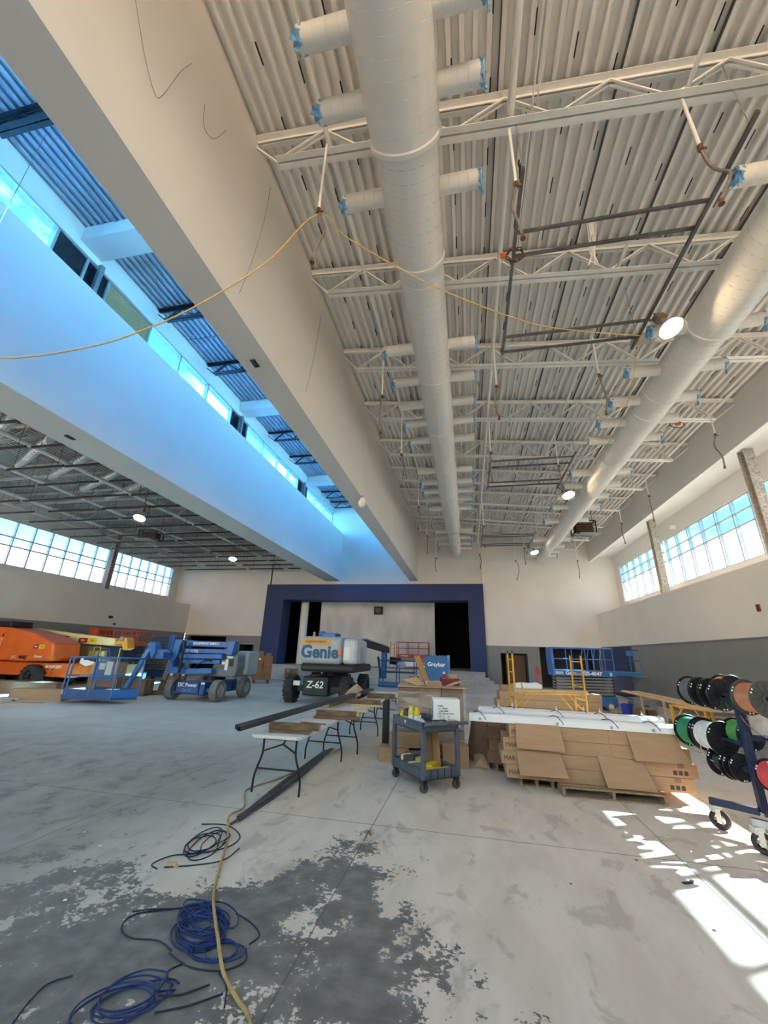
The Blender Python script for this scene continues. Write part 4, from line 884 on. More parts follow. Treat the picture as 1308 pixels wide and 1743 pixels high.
table('third white folding table in the row, farthest from the camera', -2.42, 10.74, 13.1, 11.0, 12.8)
def plank(label, x0, x1, y, z, d, h, rz=0, mat=WOOD, nm='timber_block'):
    o = thing(nm, label, 'lumber', ((x0 + x1) / 2, y, z), rz)
    MB().b2((-(x1 - x0) / 2, -d / 2, 0), ((x1 - x0) / 2, d / 2, h)).build('timber', mat, o, bevel=.004)
    m = MB()
    for s in (-1, 1): m.b2((s * ((x1 - x0) / 2 + .0005) - .001, -d / 2 + .006, .006), (s * ((x1 - x0) / 2 + .0005) + .001, d / 2 - .006, h - .006))
    m.build('sawn_end', PINE, o); return o
plank('thin timber under the front block on the nearest table', -2.84, -2.24, 6.0, .742, .14, .038, .1)
plank('dark timber block on the near end of the nearest table', -2.86, -2.12, 6.02, .78, .10, .085, .12)
plank('timber block on the far end of the nearest table', -2.7, -1.98, 7.5, .78, .10, .085, .1); plank('thin plank under the block at the far end of the nearest table', -2.72, -1.9, 7.46, .742, .16, .038, .1)
plank('timber block lying across the second table', -2.7, -1.95, 9.45, .78, .1, .09, .06); plank('thin plank under the block on the second table', -2.6, -1.8, 9.4, .742, .14, .038, .06, PINE)
plank('timber block across the third table, farthest of the blocks', -2.65, -1.92, 11.15, .742, .1, .12, .05)
plank('short pale offcut near the start of the second table', -2.28, -2.0, 8.42, .742, .09, .05, .35, PINE, 'timber_offcut')
plank('flat brown strip lying on the nearest table behind the front block', -2.75, -2.3, 6.85, .742, .05, .012, -.1, WOOD, 'timber_strip')
for k, dx in enumerate((-.055, 0, .055)):
    o = thing('steel_track', ('left', 'middle', 'right')[k] + ' one of three long dark steel tracks lying along the tables', 'track', (-2.83 + dx, 8.6, .868), -.035)
    MB().b2((-.022, -3.3 - .06 * k, 0), (.022, 3.3 - .05 * k, .006)).b2((-.024, -3.3 - .06 * k, 0), (-.019, 3.3 - .05 * k, .05)).b2((.019, -3.3 - .06 * k, 0), (.024, 3.3 - .05 * k, .05)).build('channel', TRK, o)
    MB().b2((-.019, -3.3 - .06 * k, .045), (-.008, 3.3 - .05 * k, .05)).b2((.008, -3.3 - .06 * k, .045), (.019, 3.3 - .05 * k, .05)).build('lip', TRK, o)
o = thing('long_carton', 'long brown parts carton on the left of the second table', 'box', (-3.0, 9.75, .742), -.03)
MB().b2((-.11, -.95, 0), (.11, .95, .11)).build('body', CARD, o, bevel=.004)
for q in range(6): MB().box((0, -.75 + .3 * q, .111), (.2, .03, .004)).build('strap', CARDL, o)
MB().b2((-.08, -.956, .03), (.02, -.95, .08)).build('white_label', PAPER, o)
o = thing('kraft_paper', 'crumpled peak of brown kraft paper on the far end of the second table', 'paper', (-2.92, 10.7, .86), .2)
m = MB(); V = [(-.2, -.7, 0), (.15, -.6, .02), (.25, .5, .04), (-.2, .6, .02), (0, -.1, .1), (.05, .35, .22), (.12, -.4, .07)]
m.add(V, [(0, 1, 6), (0, 6, 4), (1, 2, 5), (1, 5, 6), (6, 5, 4), (4, 5, 3), (0, 4, 3), (2, 3, 5)]); m.build('sheet', CARDL, o)
MB().add([(-.1, -.55, .03), (.2, -.75, .01), (.22, -.45, .05), (.02, -.3, .06)], [(0, 1, 2, 3)]).build('torn_flap', CARDL, o)
# rods on the floor
rr = random.Random(3)
for k in range(11):
    x0, x1 = -2.66 + rr.uniform(-.03, .05), -2.80 + .012 * (k - 5)
    tag(MB().tube(catm([(x0, 4.92 + rr.uniform(-.05, .2), .014 + .018 * (k % 2)), (x0 - .02 + .012 * (k - 5), 6.3, .014 + .02 * (k % 3 == 0)), (x1, 8.6 + rr.uniform(-.2, .2), .014)], 3), .0125, 6).build('steel_rod', M('grey_rod', (.10, .10, .11), .5, .3, var=.2)),
        'thin dark steel rod in the bundle on the floor under the tables', 'rod', 'rods in the floor bundle')

# ---- the utility cart
c = thing('utility_cart', 'dark slate plastic two-shelf cart loaded with cartons', 'cart', (-.735, 7.12, 0), math.radians(38.8))
def tray(z0, z1, nm):
    m = MB().b2((-.33, -.46, z0), (.33, .46, z0 + .03))
    o = m.build(nm, CART, c, bevel=.006)
    for a, b in (((-.33, -.46), (.33, -.43)), ((-.33, .43), (.33, .46)), ((-.33, -.46), (-.30, .46)), ((.30, -.46), (.33, .46))): MB().b2((*a, z0), (*b, z1)).build('rim', CART, o, bevel=.006)
    return o
lo_ = tray(.155, .29, 'lower_shelf'); up_ = tray(.76, .90, 'upper_shelf')
for i in range(4): MB().b2((-.2 + .12 * i, -.468, .17), (-.19 + .12 * i, -.455, .28)).build('rib', BLKP, lo_)
for x in (-.305, .305):
    for y in (-.435, .435):
        MB().b2((x - .032, y - .032, .17), (x + .032, y + .032, .80)).build('corner_post', CART, c, bevel=.01)
        k = MB().bar((x * .93, y * .95, .12), (x * .93, y * .95, .16), .07).bar((x * .93, y * .95 - .025, .05), (x * .93, y * .95 - .025, .14), .03, .01).bar((x * .93, y * .95 + .025, .05), (x * .93, y * .95 + .025, .14), .03, .01).build('caster', BLKS, c)
        MB().cyl((x * .93, y * .95 - .02, .062), (x * .93, y * .95 + .02, .062), .062, 18).build('caster_wheel', M('caster_tread', (.09, .075, .06), .8), k, smooth=True)
MB().tube(catm([(-.28, -.45, .86), (-.26, -.56, .89), (.1, -.58, .89), (.40, -.56, .885), (.44, -.46, .87)], 4), .026, 10).build('push_handle', CART, c, smooth=True)
text('TE', .06, (-.335, .05, .845), (PI / 2, 0, -PI / 2), LETW, c)
def local(x, y, z): return (-.735 + x * .779 - y * .627, 7.12 + x * .627 + y * .779, z)
def carton(label, loc, rz, d, mat, nm='carton', tape=CARDL, rx=0, cat='box', group=None, lid=False):
    o = thing(nm, label, cat, loc, rz, group); o.rotation_euler = (rx, 0, rz)
    x, y, z = d[0] / 2, d[1] / 2, d[2]
    MB().b2((-x, -y, 0), (x, y, z)).build('body', mat, o, bevel=min(.006, min(d) * .1))
    if lid:
        MB().b2((-x, -y, z), (x, -y + .004, z + .004)).build('lid_edge', mat, o)
    if tape: MB().b2((-x * 1.001 - .001, -.025, z * .35), (x * 1.001 + .001, .025, z + .002)).build('tape', tape, o)
    return o
w_ = carton('white printed carton on the top shelf of the dark cart', (-.40, 7.19, .79), .17, (.42, .32, .40), PAPER, tape=None)
for i, (s, x, zz, sz) in enumerate((('(YORK)', -.1, .30, .028), ('TO    4078008', -.06, .262, .024), ('LUMB  80008', -.05, .226, .026), ('DET.  LED1 # 12 35/17', -.01, .19, .026), ('QTY   4        PC', -.04, .15, .026), ('1 8   B2       08', -.04, .112, .026), ('L 4   BC       90', -.04, .074, .026), ('01/20/08', .05, .035, .03))):
    text(s, sz, (x, -.1605, zz), FRONT, INK, w_, ext=.0006, bold=.001)
MB().b2((-.212, -.10, .1), (-.2095, .1, .36)).build('grey_side_label', M('grey_label', (.30, .33, .37)), w_)
for i in range(8): MB().b2((-.2135, -.06 + .012 * i, .12), (-.2125, -.06 + .012 * i + (.004 if i % 2 else .008), .22)).build('barcode_bar', INK, w_)
for i, (x, y, lab, h, m_) in enumerate(((-.2, .36, 'yellow tub at the far left corner of the cart top', .15, YELB), (-.2, .24, 'dark bottle between the yellow tubs on the cart top', .2, BLKP), (-.17, .14, 'tall clear-yellow bottle with a white label on the cart top', .25, M('pale_yellow_plastic', (.66, .60, .14), .4)), (-.13, .02, 'yellow tub nearest the white carton on the cart top', .24, YELB))):
    o = thing('tub', lab, 'container', local(x, y, .79)); r_ = .048
    MB().lathe([(.001, 0), (r_ * .85, 0), (r_, h * .1), (r_, h * .8), (r_ * .7, h * .9), (r_ * .7, h)], (0, 0, 0), (0, 0, 1), 16).build('body', m_, o, smooth=True)
    MB().cyl((0, 0, h * .97), (0, 0, h * 1.08), r_ * .76, 14).build('cap', YELB if m_ is not BLKP else BLKP, o)
    MB().lathe([(r_ * 1.01, h * .2), (r_ * 1.01, h * .55)], (0, 0, 0), (0, 0, 1), 16).build('label_band', PAPER if i != 1 else YELB, o)
o = thing('plastic_bag', 'crumpled clear bag on the cart top beside the yellow tubs', 'bag', local(-.16, -.1, .79))
m = MB(); m.lathe([(.01, 0), (.09, .01), (.1, .05), (.06, .1), (.02, .13)], (0, 0, 0), (0, 0, 1), 9); m.v = [(x + rr.uniform(-.02, .02), y + rr.uniform(-.02, .02), z_) for x, y, z_ in m.v]; m.build('bag', M('clear_bag', (.5, .53, .58)), o)
MB().cyl((0, 0, .12), (.02, 0, .16), .012, 6).build('twist', PAPER, o)
o = thing('snips', 'dark hand snips lying at the front edge of the cart top', 'tool', local(.0, -.42, .90), .5)
MB().tube(catm([(-.12, .02, .01), (-.05, .035, .012), (.02, .005, .012), (.1, -.01, .01)]), .009, 6).build('handle', BLKP, o); MB().tube(catm([(-.12, -.03, .01), (-.05, -.04, .012), (.02, -.002, .012), (.1, .012, .01)]), .009, 6).build('handle', BLKP, o); MB().prism([(.08, -.015), (.2, 0), (.08, .015)], .004, .012, 2).build('blade', GALV, o)
carton('scrap of amber packing at the front right of the cart top', local(.22, -.43, .9), .3, (.09, .04, .02), M('amber_scrap', (.6, .4, .12)), nm='packing_scrap', tape=None)
L_ = .187
carton('yellow carton front left on the lower cart shelf', local(-.14, -.32, L_), .75, (.20, .15, .09), YELB, tape=None)
carton('yellow carton front right on the lower cart shelf', local(.13, -.33, L_), .70, (.26, .15, .07), YELB, tape=None)
carton('yellow carton stacked behind the front right one on the lower shelf', local(.02, -.15, L_), 1.3, (.3, .12, .11), YELB, tape=None)
carton('open yellow carton standing at the rear of the lower shelf', local(.05, .1, L_), 1.1, (.3, .13, .14), M('faded_yellow_carton', (.48, .38, .06)), tape=None)
carton('small grey-white carton on the left of the lower cart shelf', local(-.17, .02, L_), .7, (.2, .15, .1), M('dull_pink_carton', (.33, .26, .24)), tape=PAPER)
carton('small open-ended carton at the back left of the lower shelf', local(-.18, .26, L_), .8, (.17, .15, .16), CARDD, tape=PAPER)
carton('tall narrow carton leaning on the lower shelf at the right', local(.2, -.02, L_), .55, (.13, .10, .53), M('orange_cardboard', (.40, .22, .09), .8), rx=-.17, tape=CARDL)
carton('tall grey-printed carton leaning beside the narrow one', local(.07, -.02, L_), .55, (.09, .12, .54), CARDD, rx=-.17, tape=M('grey_print', (.32, .30, .28)))

# ---- film-wrapped stack behind the cart
def pallet(label, loc, rz, w=1.2, d=1.0, nb=6):
    p = thing('pallet', label, 'pallet', loc, rz)
    for i in range(nb): MB().b2((-w / 2, -d / 2 + i * (d - .1) / (nb - 1), .105), (w / 2, -d / 2 + .1 + i * (d - .1) / (nb - 1), .125)).build('deck_board', PALW, p, bevel=.003)
    for x in (-w / 2 + .02, 0, w / 2 - .02): MB().b2((x - .02, -d / 2, .02), (x + .02, d / 2, .104)).build('stringer', PALW, p)
    for i in range(3): MB().b2((-w / 2, -d / 2 + i * (d - .1) / 2, 0), (w / 2, -d / 2 + .1 + i * (d - .1) / 2, .02)).build('bottom_board', PALW, p)
    return p
pallet('pallet under the film-wrapped cartons behind the cart', (-.82, 9.0, 0), .12, 1.3, 1.0)
k = 0
for zz, h, segs in ((.13, .36, 2), (.50, .36, 2), (.87, .36, 3)):
    for i in range(segs):
        w2 = 1.28 / segs
        carton('brown carton in the wrapped stack behind the cart, %s row, %s' % (('bottom', 'middle', 'top')[k], (('left', 'right') if segs == 2 else ('left', 'middle', 'right'))[i]), (-.82 - .64 + w2 * (i + .5), 9.0 + .12 * (-.64 + w2 * (i + .5)), zz), .12, (w2 - .01, .9, h - .006), CARDD if (i + k) % 2 else M('brown_board', (.2, .125, .08), .85), tape=CARDL, group='cartons in the wrapped stack')
    k += 1
o = thing('stretch_film', 'wrinkled clear stretch film wound around the brown carton stack', 'film', (-.82, 9.0, .25), .12)
m = MB(); N_ = 44
for j in range(9):
    for i in range(N_):
        t = i / N_ * 4; a = int(t); f = t - a; X_, Y_ = .665, .475
        x, y = [(-X_ + 2 * X_ * f, -Y_), (X_, -Y_ + 2 * Y_ * f), (X_ - 2 * X_ * f, Y_), (-X_, Y_ - 2 * Y_ * f)][a]
        m.v.append((x * (1 + rr.uniform(0, .03)), y * (1 + rr.uniform(0, .04)), j * .115 + rr.uniform(-.02, .02)))
m.f = [(j * N_ + i, j * N_ + (i + 1) % N_, (j + 1) * N_ + (i + 1) % N_, (j + 1) * N_ + i) for j in range(8) for i in range(N_)]
m.build('wrap', FILM, o, smooth=True)
m = MB(); m.add([(-.64, -.52, .78), (.0, -.56, .88), (.66, -.50, .74), (.4, -.66, .62), (-.2, -.68, .66)], [(0, 1, 4), (1, 3, 4), (1, 2, 3)]); m.build('loose_film', FILM, o)
plank('pale board lying across the top of the wrapped stack', -1.47, -.1, 9.0, 1.235, .9, .02, .12, CARDL, 'cover_board')
carton('white-topped carton on the left of the wrapped stack', (-1.16, 9.1, 1.256), .1, (.22, .2, .17), CARDD, tape=PAPER)
carton('long narrow carton poking up out of the wrapped stack', (-.82, 8.72, 1.256), .25, (.11, .07, .62), M('orange_cardboard', (.4, .22, .09)), rx=.12, tape=None).rotation_euler = (.12, -.42, .25)
carton('open carton with raised flaps at the front of the wrapped stack top', (-.72, 8.66, 1.256), .5, (.3, .2, .1), CARD, tape=PAPER)
for a, b in ((-.25, .3), (.28, -.3)): 
    tag(MB().add([(-.8 + a, 8.6, 1.27), (-.62 + a, 8.5, 1.3), (-.55 + a * 2, 8.55, 1.40 + abs(b) * .1), (-.85 + a * 2, 8.66, 1.36)], [(0, 1, 2, 3)]).build('torn_cardboard', CARDL), ('left' if a < 0 else 'right') + ' torn cardboard flap sticking up beside the open carton', 'cardboard')
o = thing('parts_bin', 'maroon parts bin on the right of the wrapped stack', 'bin', (-.42, 9.25, 1.256), .1)
MAR = M('maroon_plastic', (.16, .02, .025), .5)
for a, b in (((-.2, -.14, 0), (.2, .14, .02)), ((-.2, -.14, 0), (-.18, .14, .14)), ((.18, -.14, 0), (.2, .14, .14)), ((-.2, -.14, 0), (.2, -.12, .14)), ((-.2, .12, 0), (.2, .14, .14))): MB().b2(a, b).build('wall', MAR, o, bevel=.004)
carton('crumpled tan carton heaped in the maroon bin', (-.36, 9.28, 1.28), .5, (.16, .14, .2), CARDL, tape=None)
o = thing('spray_can', 'red and white can standing in the maroon bin', 'can', (-.53, 9.22, 1.278))
MB().cyl((0, 0, 0), (0, 0, .2), .034, 14).build('body', M('can_red', (.5, .02, .03), .4), o, smooth=True); MB().cyl((0, 0, .2), (0, 0, .24), .026, 12).build('cap', PAPER, o); MB().lathe([(.0345, .05), (.0345, .12)], (0, 0, 0), (0, 0, 1), 14).build('white_band', PAPER, o)
for i, (lab, loc, rz, d, m_, rx) in enumerate((('flattened carton on the floor left of the wrapped stack', (-1.42, 8.28, 0), .1, (.55, .3, .24), CARD, 0), ('open brown carton on the floor behind the cart', (-.95, 8.2, 0), .2, (.5, .32, .2), CARDD, 0), ('wide brown carton on top of the floor cartons behind the cart', (-1.2, 8.27, .245), .15, (.62, .25, .22), CARD, 0), ('brown carton on the floor right of the cart', (-.3, 8.25, 0), .15, (.45, .25, .34), CARD, 0))):
    carton(lab, loc, rz, d, m_, rx=rx)
o = thing('leaning_sheets', 'dark cardboard sheets leaning at the right of the wrapped stack', 'cardboard', (.14, 8.6, 0), .5); o.rotation_euler = (0, .22, .55)
for i in range(4): MB().b2((-.06 + .03 * i, -.35, 0), (-.045 + .03 * i, .4, .80 - .03 * i)).build('sheet', CARDD if i < 3 else M('pale_striped_board', (.33, .26, .2), .85, col2=(.45, .38, .31), scale=6, stretch=(1, 8, .4)), o)
tag(MB().add([(0.02, 8.3, 0.01), (.3, 8.2, .01), (.22, 8.55, .2), (.03, 8.6, .14), (.12, 8.35, .12)], [(0, 1, 4), (1, 2, 4), (2, 3, 4), (3, 0, 4)]).build('torn_carton', CARDL), 'torn piece of carton on the floor between cart and box stack', 'cardboard')
carton('black-edged wooden crate end just left of the wrapped stack', (-1.68, 8.75, 0), .1, (.1, .5, .95), BLKS, nm='black_panel', tape=None, cat='panel')

# ---- long cartons on a pallet, flaps hanging open
pallet('weathered pallet under the front of the long carton stack', (1.92, 7.51, 0), 0.02, 1.36, .86)
pallet('pallet hidden at the left under the long carton stack', (.95, 7.75, 0), 0, .5, .7, 4)
PRINT = M('carton_print', (.08, .05, .035), .8)
rows = ((.50, 3.06), (.44, 3.13), (.48, 3.08), (.58, 2.95))
for t_, (x0, x1) in enumerate(rows):
    for d_ in range(2):
        z0 = .127 + .183 * t_; y0 = 7.28 + .30 * d_
        o = thing('long_carton', 'long brown carton, %s row of the %s column in the big carton stack' % (('bottom', 'second', 'third', 'topmost')[t_], ('front', 'rear')[d_]), 'box', ((x0 + x1) / 2, y0 + .145, z0), 0, 'long cartons in the big stack')
        w2 = (x1 - x0) / 2
        MB().b2((-w2, -.145, 0), (w2, .145, .18)).build('body', CARD, o, bevel=.005)
        MB().b2((-w2 - .002, -.03, .02), (-w2, .03, .16)).b2((w2, -.03, .02), (w2 + .002, .03, .16)).build('tape', CARDL, o)
        if d_ == 0:
            MB().b2((.25, -.1465, .002), (.255, -.145, .178)).build('seam', CARDD, o)
            for q in range(3): MB().b2((w2 - .32 + .07 * q, -.147, .03), (w2 - .27 + .07 * q, -.145, .085)).build('handling_mark', PRINT, o)
            MB().b2((w2 - .25, -.147, .12), (w2 - .17, -.145, .18)).build('tape', CARDD, o)
            text('MAR', .085, (-w2 + .12, -.147, .08), FRONT, PRINT, o, ext=.001)
fl = [((.68, .88), (1.33, .88), (1.36, .54), (.67, .56)), ((.67, .50), (1.30, .52), (1.37, .21), (.69, .20)), ((2.26, .88), (2.90, .85), (3.02, .51), (2.30, .51)), ((1.82, .52), (2.43, .48), (2.53, .135), (1.88, .14))]
for i, q in enumerate(fl):
    (a, b), (c_, d_), (e_, f_), (g_, h_) = q; m = MB(); y0, y1 = 7.268, 7.15
    vs = [(a, y0, b), (c_, y0, d_), (e_, y1, f_), (g_, y1, h_)]
    m.add(vs + [(x, y + .006, z_) for x, y, z_ in vs], [(0, 1, 2, 3), (7, 6, 5, 4), (0, 4, 5, 1), (1, 5, 6, 2), (2, 6, 7, 3), (3, 7, 4, 0)])
    o = m.build('carton_flap', CARD); par = bpy.data.objects['long_carton.00%d' % ((7, 3, 7, 3)[i])] if 'long_carton.007' in bpy.data.objects else None
    tag(o, ('upper left', 'lower left', 'upper right', 'lower right')[i] + ' loose cardboard flap hanging on the front of the big carton stack', 'cardboard')
for t_ in range(4):
    o = thing('long_carton', 'dark long carton, %s in the second stack behind the big one' % ('bottom', 'second', 'third', 'topmost')[t_], 'box', (1.55, 8.3, .13 + .183 * t_), -.06, 'long cartons in the second stack')
    MB().b2((-1.28 + .03 * (t_ % 2), -.28, 0), (1.28, .28, .18)).build('body', CARDD, o, bevel=.005); MB().b2((-1.285, -.03, .02), (-1.28, .03, .16)).build('tape', CARDL, o)
pallet('pallet under the second carton stack behind the big one', (1.5, 8.32, 0), -.06, 2.2, .5, 4)
def fixture(label, a, b, wd, h, clips):
    A, B = Vector(a), Vector(b); d = B - A
    o = thing('linear_fixture', label, 'light fixture', A); o.rotation_euler = (0, -math.asin(d.z / d.length), math.atan2(d.y, d.x)); ln = d.length
    MB().prism([(0, 0), (wd, 0), (wd, h * .7), (wd * .8, h), (wd * .2, h), (0, h * .7)], 0, ln, 0).build('housing', FIXW, o, bevel=.004)
    for x in (0, ln): MB().box((x, wd / 2, h * .45), (.012, wd * .98, h * .88)).build('end_cap', FIXW, o)
    for q in clips:
        x = q * ln; MB().b2((x - .02, -.004, h * .15), (x + .02, 0, h * .5)).build('latch', GALV, o)
        MB().bar((x - .06, wd * .5, h), (x + .06, wd * .5, h), .04, .008).cyl((x, wd * .5, h), (x, wd * .5, h + .09), .008, 8).cyl((x, wd * .5, h + .03), (x, wd * .5, h + .045), .022, 8).build('hanging_stud', STEELW, o)
        MB().tube(catm([(x - .1, wd * .4, h + .01), (x - .03, wd * .25, h + .03), (x + .02, wd * .1, h + .012), (x + .07, 0, h * .6), (x + .09, -.012, h * .3)]), .006, 5).build('lead_wire', BLKS, o)
    return o
fixture('nearest long white linear light fixture lying along the carton stack', (-.02, 7.30, .868), (4.0, 7.2, .862), .22, .115, (.04, .33, .52, .66, .93))
fixture('second long white linear light fixture, behind the nearest one', (.22, 8.06, .868), (3.0, 7.98, .868), .22, .11, (.1, .45, .7, .93))
fixture('third white linear light fixture at the back of the carton stacks', (.15, 8.42, .868), (3.2, 8.26, .868), .2, .10, (.2, .6))

# ---- wire spool rack
rk = thing('wire_rack', 'navy steel wire spool rack on casters at the right edge', 'rack', (3.22, 6.12, 0))
def V(x, y, z): return (-.8 * x - .6 * y, .6 * x - .8 * y, z)          # base frame directions
def U(t, o, z): return (-.17 * t + .985 * o, .985 * t + .17 * o, z)     # spool arm directions
MB().bar((0, 0, .28), (0, 0, 1.55), .075).build('upright', NAVS, rk, bevel=.004)
MB().bar(V(.04, 0, .28), V(.50, 0, .28), .07).bar(V(-.75, 0, .28), V(.0, 0, .28), .07).build('base_bar', NAVS, rk, bevel=.004)
MB().bar(V(.05, .46, .28), V(-.75, .46, .28), .07).bar(V(-.3, 0, .28), V(-.3, .46, .28), .07).bar(V(-.72, 0, .28), V(-.72, .46, .28), .07).build('base_bar', GALV, rk, bevel=.004)
MB().bar(U(0, .56, .28), U(0, .56, 1.58), .075).bar((0, 0, 1.52), U(0, .56, 1.52), .05).bar((0, 0, .30), U(0, .56, .30), .05).build('upright', NAVS, rk, bevel=.004)
for x, y in ((.46, 0), (.02, .46), (-.72, 0), (-.72, .46)):
    d = lambda dx, dy, z: V(x + dx, y + dy, z)
    f = MB().bar(d(0, 0, .18), d(0, 0, .245), .09, .1).bar(d(-.03, -.05, .08), d(-.03, -.05, .22), .05, .012).bar(d(-.03, .05, .08), d(-.03, .05, .22), .05, .012).build('caster_fork', M('fork_cream', (.62, .62, .55), .5), rk)
    ax = V(0, 1, 0)
    MB().lathe([(.055, -.03), (.085, -.034), (.104, -.02), (.104, .02), (.085, .034), (.055, .03)], d(-.03, 0, .105), ax, 24).build('caster_wheel', TYRE, f, smooth=True)
    m = MB(); m.cyl(d(-.03, -.028, .105), d(-.03, .028, .105), .02, 10)
    for i in range(3): a = i * 2.094; m.bar(d(-.03, 0, .105), d(-.03 + .06 * math.cos(a), 0, .105 + .06 * math.sin(a)), .03, .02, ax)
    m.build('spoke', M('fork_cream', (.62, .62, .55)), f)
for t0, t1, o, z in ((-.52, .86, 0, 1.49), (-.02, 1.08, 0, .955), (-.6, .56, 0, .68), (-.1, 1.0, .56, 1.53), (-.1, .5, .2, 1.03)):
    MB().cyl(U(t0, o, z), U(t1, o, z), .021, 12).cyl(U(.06, o, z), U(.12, o, z), .034, 12).build('spool_arm', NAVS, rk, smooth=True)
MB().bar((0, 0, 1.03), U(0, .2, 1.03), .05).build('arm_bracket', NAVS, rk)
def spool(label, x0, x1, o_, z, r, wire, rw=.8, fl=None):
    o = thing('wire_spool', label, 'spool'); q = U(x0, o_, z); o.location = (3.22 + q[0], 6.12 + q[1], z); o.rotation_euler = (0, 0, math.radians(99.8)); w_ = x1 - x0; fm = fl or BLKP
    for x in (0, w_):
        m = MB(); m.lathe([(.03, x - .006), (r, x - .006), (r + .004, x), (r, x + .006), (.03, x + .006)], (0, 0, 0), (1, 0, 0), 32); s = -1 if x == 0 else 1
        m.lathe([(.03, x), (.062, x + s * .008), (.062, x + s * .016), (.03, x + s * .016)], (0, 0, 0), (1, 0, 0), 20)
        for i in range(12):
            a = i * PI / 6; m.bar((x + s * .009, .06 * math.cos(a), .06 * math.sin(a)), (x + s * .009, r * .86 * math.cos(a), r * .86 * math.sin(a)), .010, .012, (1, 0, 0))
        m.build('flange', fm, o, smooth=True)
        m = MB()
        for a in (.4, .62, 2.5, 2.72, 4.6, 4.82): m.cyl((x - .009, r * .91 * math.cos(a), r * .91 * math.sin(a)), (x + .009, r * .91 * math.cos(a), r * .91 * math.sin(a)), .010, 8)
        m.build('rivets', PAPER, o)
    m = MB(); n = max(6, int((w_ - .012) / .011)); prof = []
    for i in range(n): h0 = .006 + (w_ - .012) * i / n; prof += [(r * rw, h0), (r * rw + .005, h0 + .0055)]
    m.lathe([(.04, .006)] + prof + [(r * rw, w_ - .006), (.04, w_ - .006)], (0, 0, 0), (1, 0, 0), 28); m.build('wound_wire', wire, o, smooth=True)
    return o
W_ = lambda n, c, r=.5: M(n, c, r, var=.12, scale=12)
spool('spool of dark grey wire at the far end of the top rack arm', .58, .80, 0, 1.49, .185, W_('wire_grey', (.12, .12, .125)), .84)
spool('nearly empty black spool in the middle of the top rack arm', .41, .55, 0, 1.485, .185, BLKP, .5)
spool('black spool facing us at the near end of the top rack arm', .22, .37, 0, 1.48, .19, BLKP, .55)
spool('spool of green wire at the far end of the middle rack arm', .74, 1.02, 0, .955, .20, W_('wire_green', (.015, .22, .10)), .82)
spool('spool of white wire on the middle rack arm', .38, .68, 0, .955, .20, W_('wire_white', (.66, .66, .64)), .82)
spool('bare black spool at the far end of the lowest rack arm', .33, .52, 0, .68, .165, W_('wire_black', (.015, .016, .018)), .6)
spool('chipped black spool on the lowest rack arm, nearest the post', .17, .28, 0, .68, .15, BLKP, .55)
spool('spool of bright orange wire behind the rack post', .74, .94, .56, 1.53, .18, W_('wire_orange', (.55, .17, .05)), .82)
spool('big copper-coloured wire spool right of the rack post', -.44, -.17, 0, 1.49, .195, W_('wire_copper', (.42, .16, .08), .35), .8, M('dusty_spool', (.07, .065, .06), .7))
spool('spool of lime green wire right of the rack post', .18, .42, .2, 1.03, .17, W_('wire_lime', (.08, .33, .06)), .85)
spool('spool of red wire low on the right of the rack post', -.48, -.2, 0, .70, .16, W_('wire_red', (.52, .05, .06)), .85)
def rkw(t, o, z): q = U(t, o, z); return (3.22 + q[0], 6.12 + q[1], z)
tag(MB().tube(catm([rkw(.55, -.17, .98), rkw(.53, -.2, .84), rkw(.55, -.16, .72), rkw(.45, -.06, .66), rkw(.38, .05, .70), rkw(.36, .1, .8)]), .004, 5).build('loose_wire', W_('wire_white2', (.6, .6, .6))), 'white wire looping down from the white spool', 'wire')
tag(MB().tube(catm([rkw(.9, -.17, .95), rkw(.9, -.12, .76), rkw(.86, 0, .70), rkw(.8, .1, .76)]), .004, 5).build('loose_wire', W_('wire_lime2', (.1, .3, .1))), 'green wire tail hanging below the green spool', 'wire')
tag(MB().tube(catm([rkw(-.06, -.05, 1.28), rkw(-.07, .0, 1.18), rkw(-.07, .12, 1.08), rkw(-.06, .3, 1.0)]), .004, 5).build('loose_wire', W_('wire_red2', (.35, .1, .1))), 'thin red wire strung across the rack post', 'wire')
o = thing('rack_paper', 'smudged white paper sheet hung on the rack right of its post', 'paper', rkw(.02, .22, 1.06), math.radians(9.8))
MB().b2((-.12, 0, 0), (.12, .004, .34)).build('sheet', M('smudged_paper', (.52, .49, .44), .8, col2=(.74, .72, .68), scale=9), o); MB().b2((-.04, -.004, .33), (.04, .008, .36)).build('clip', BLKS, o)

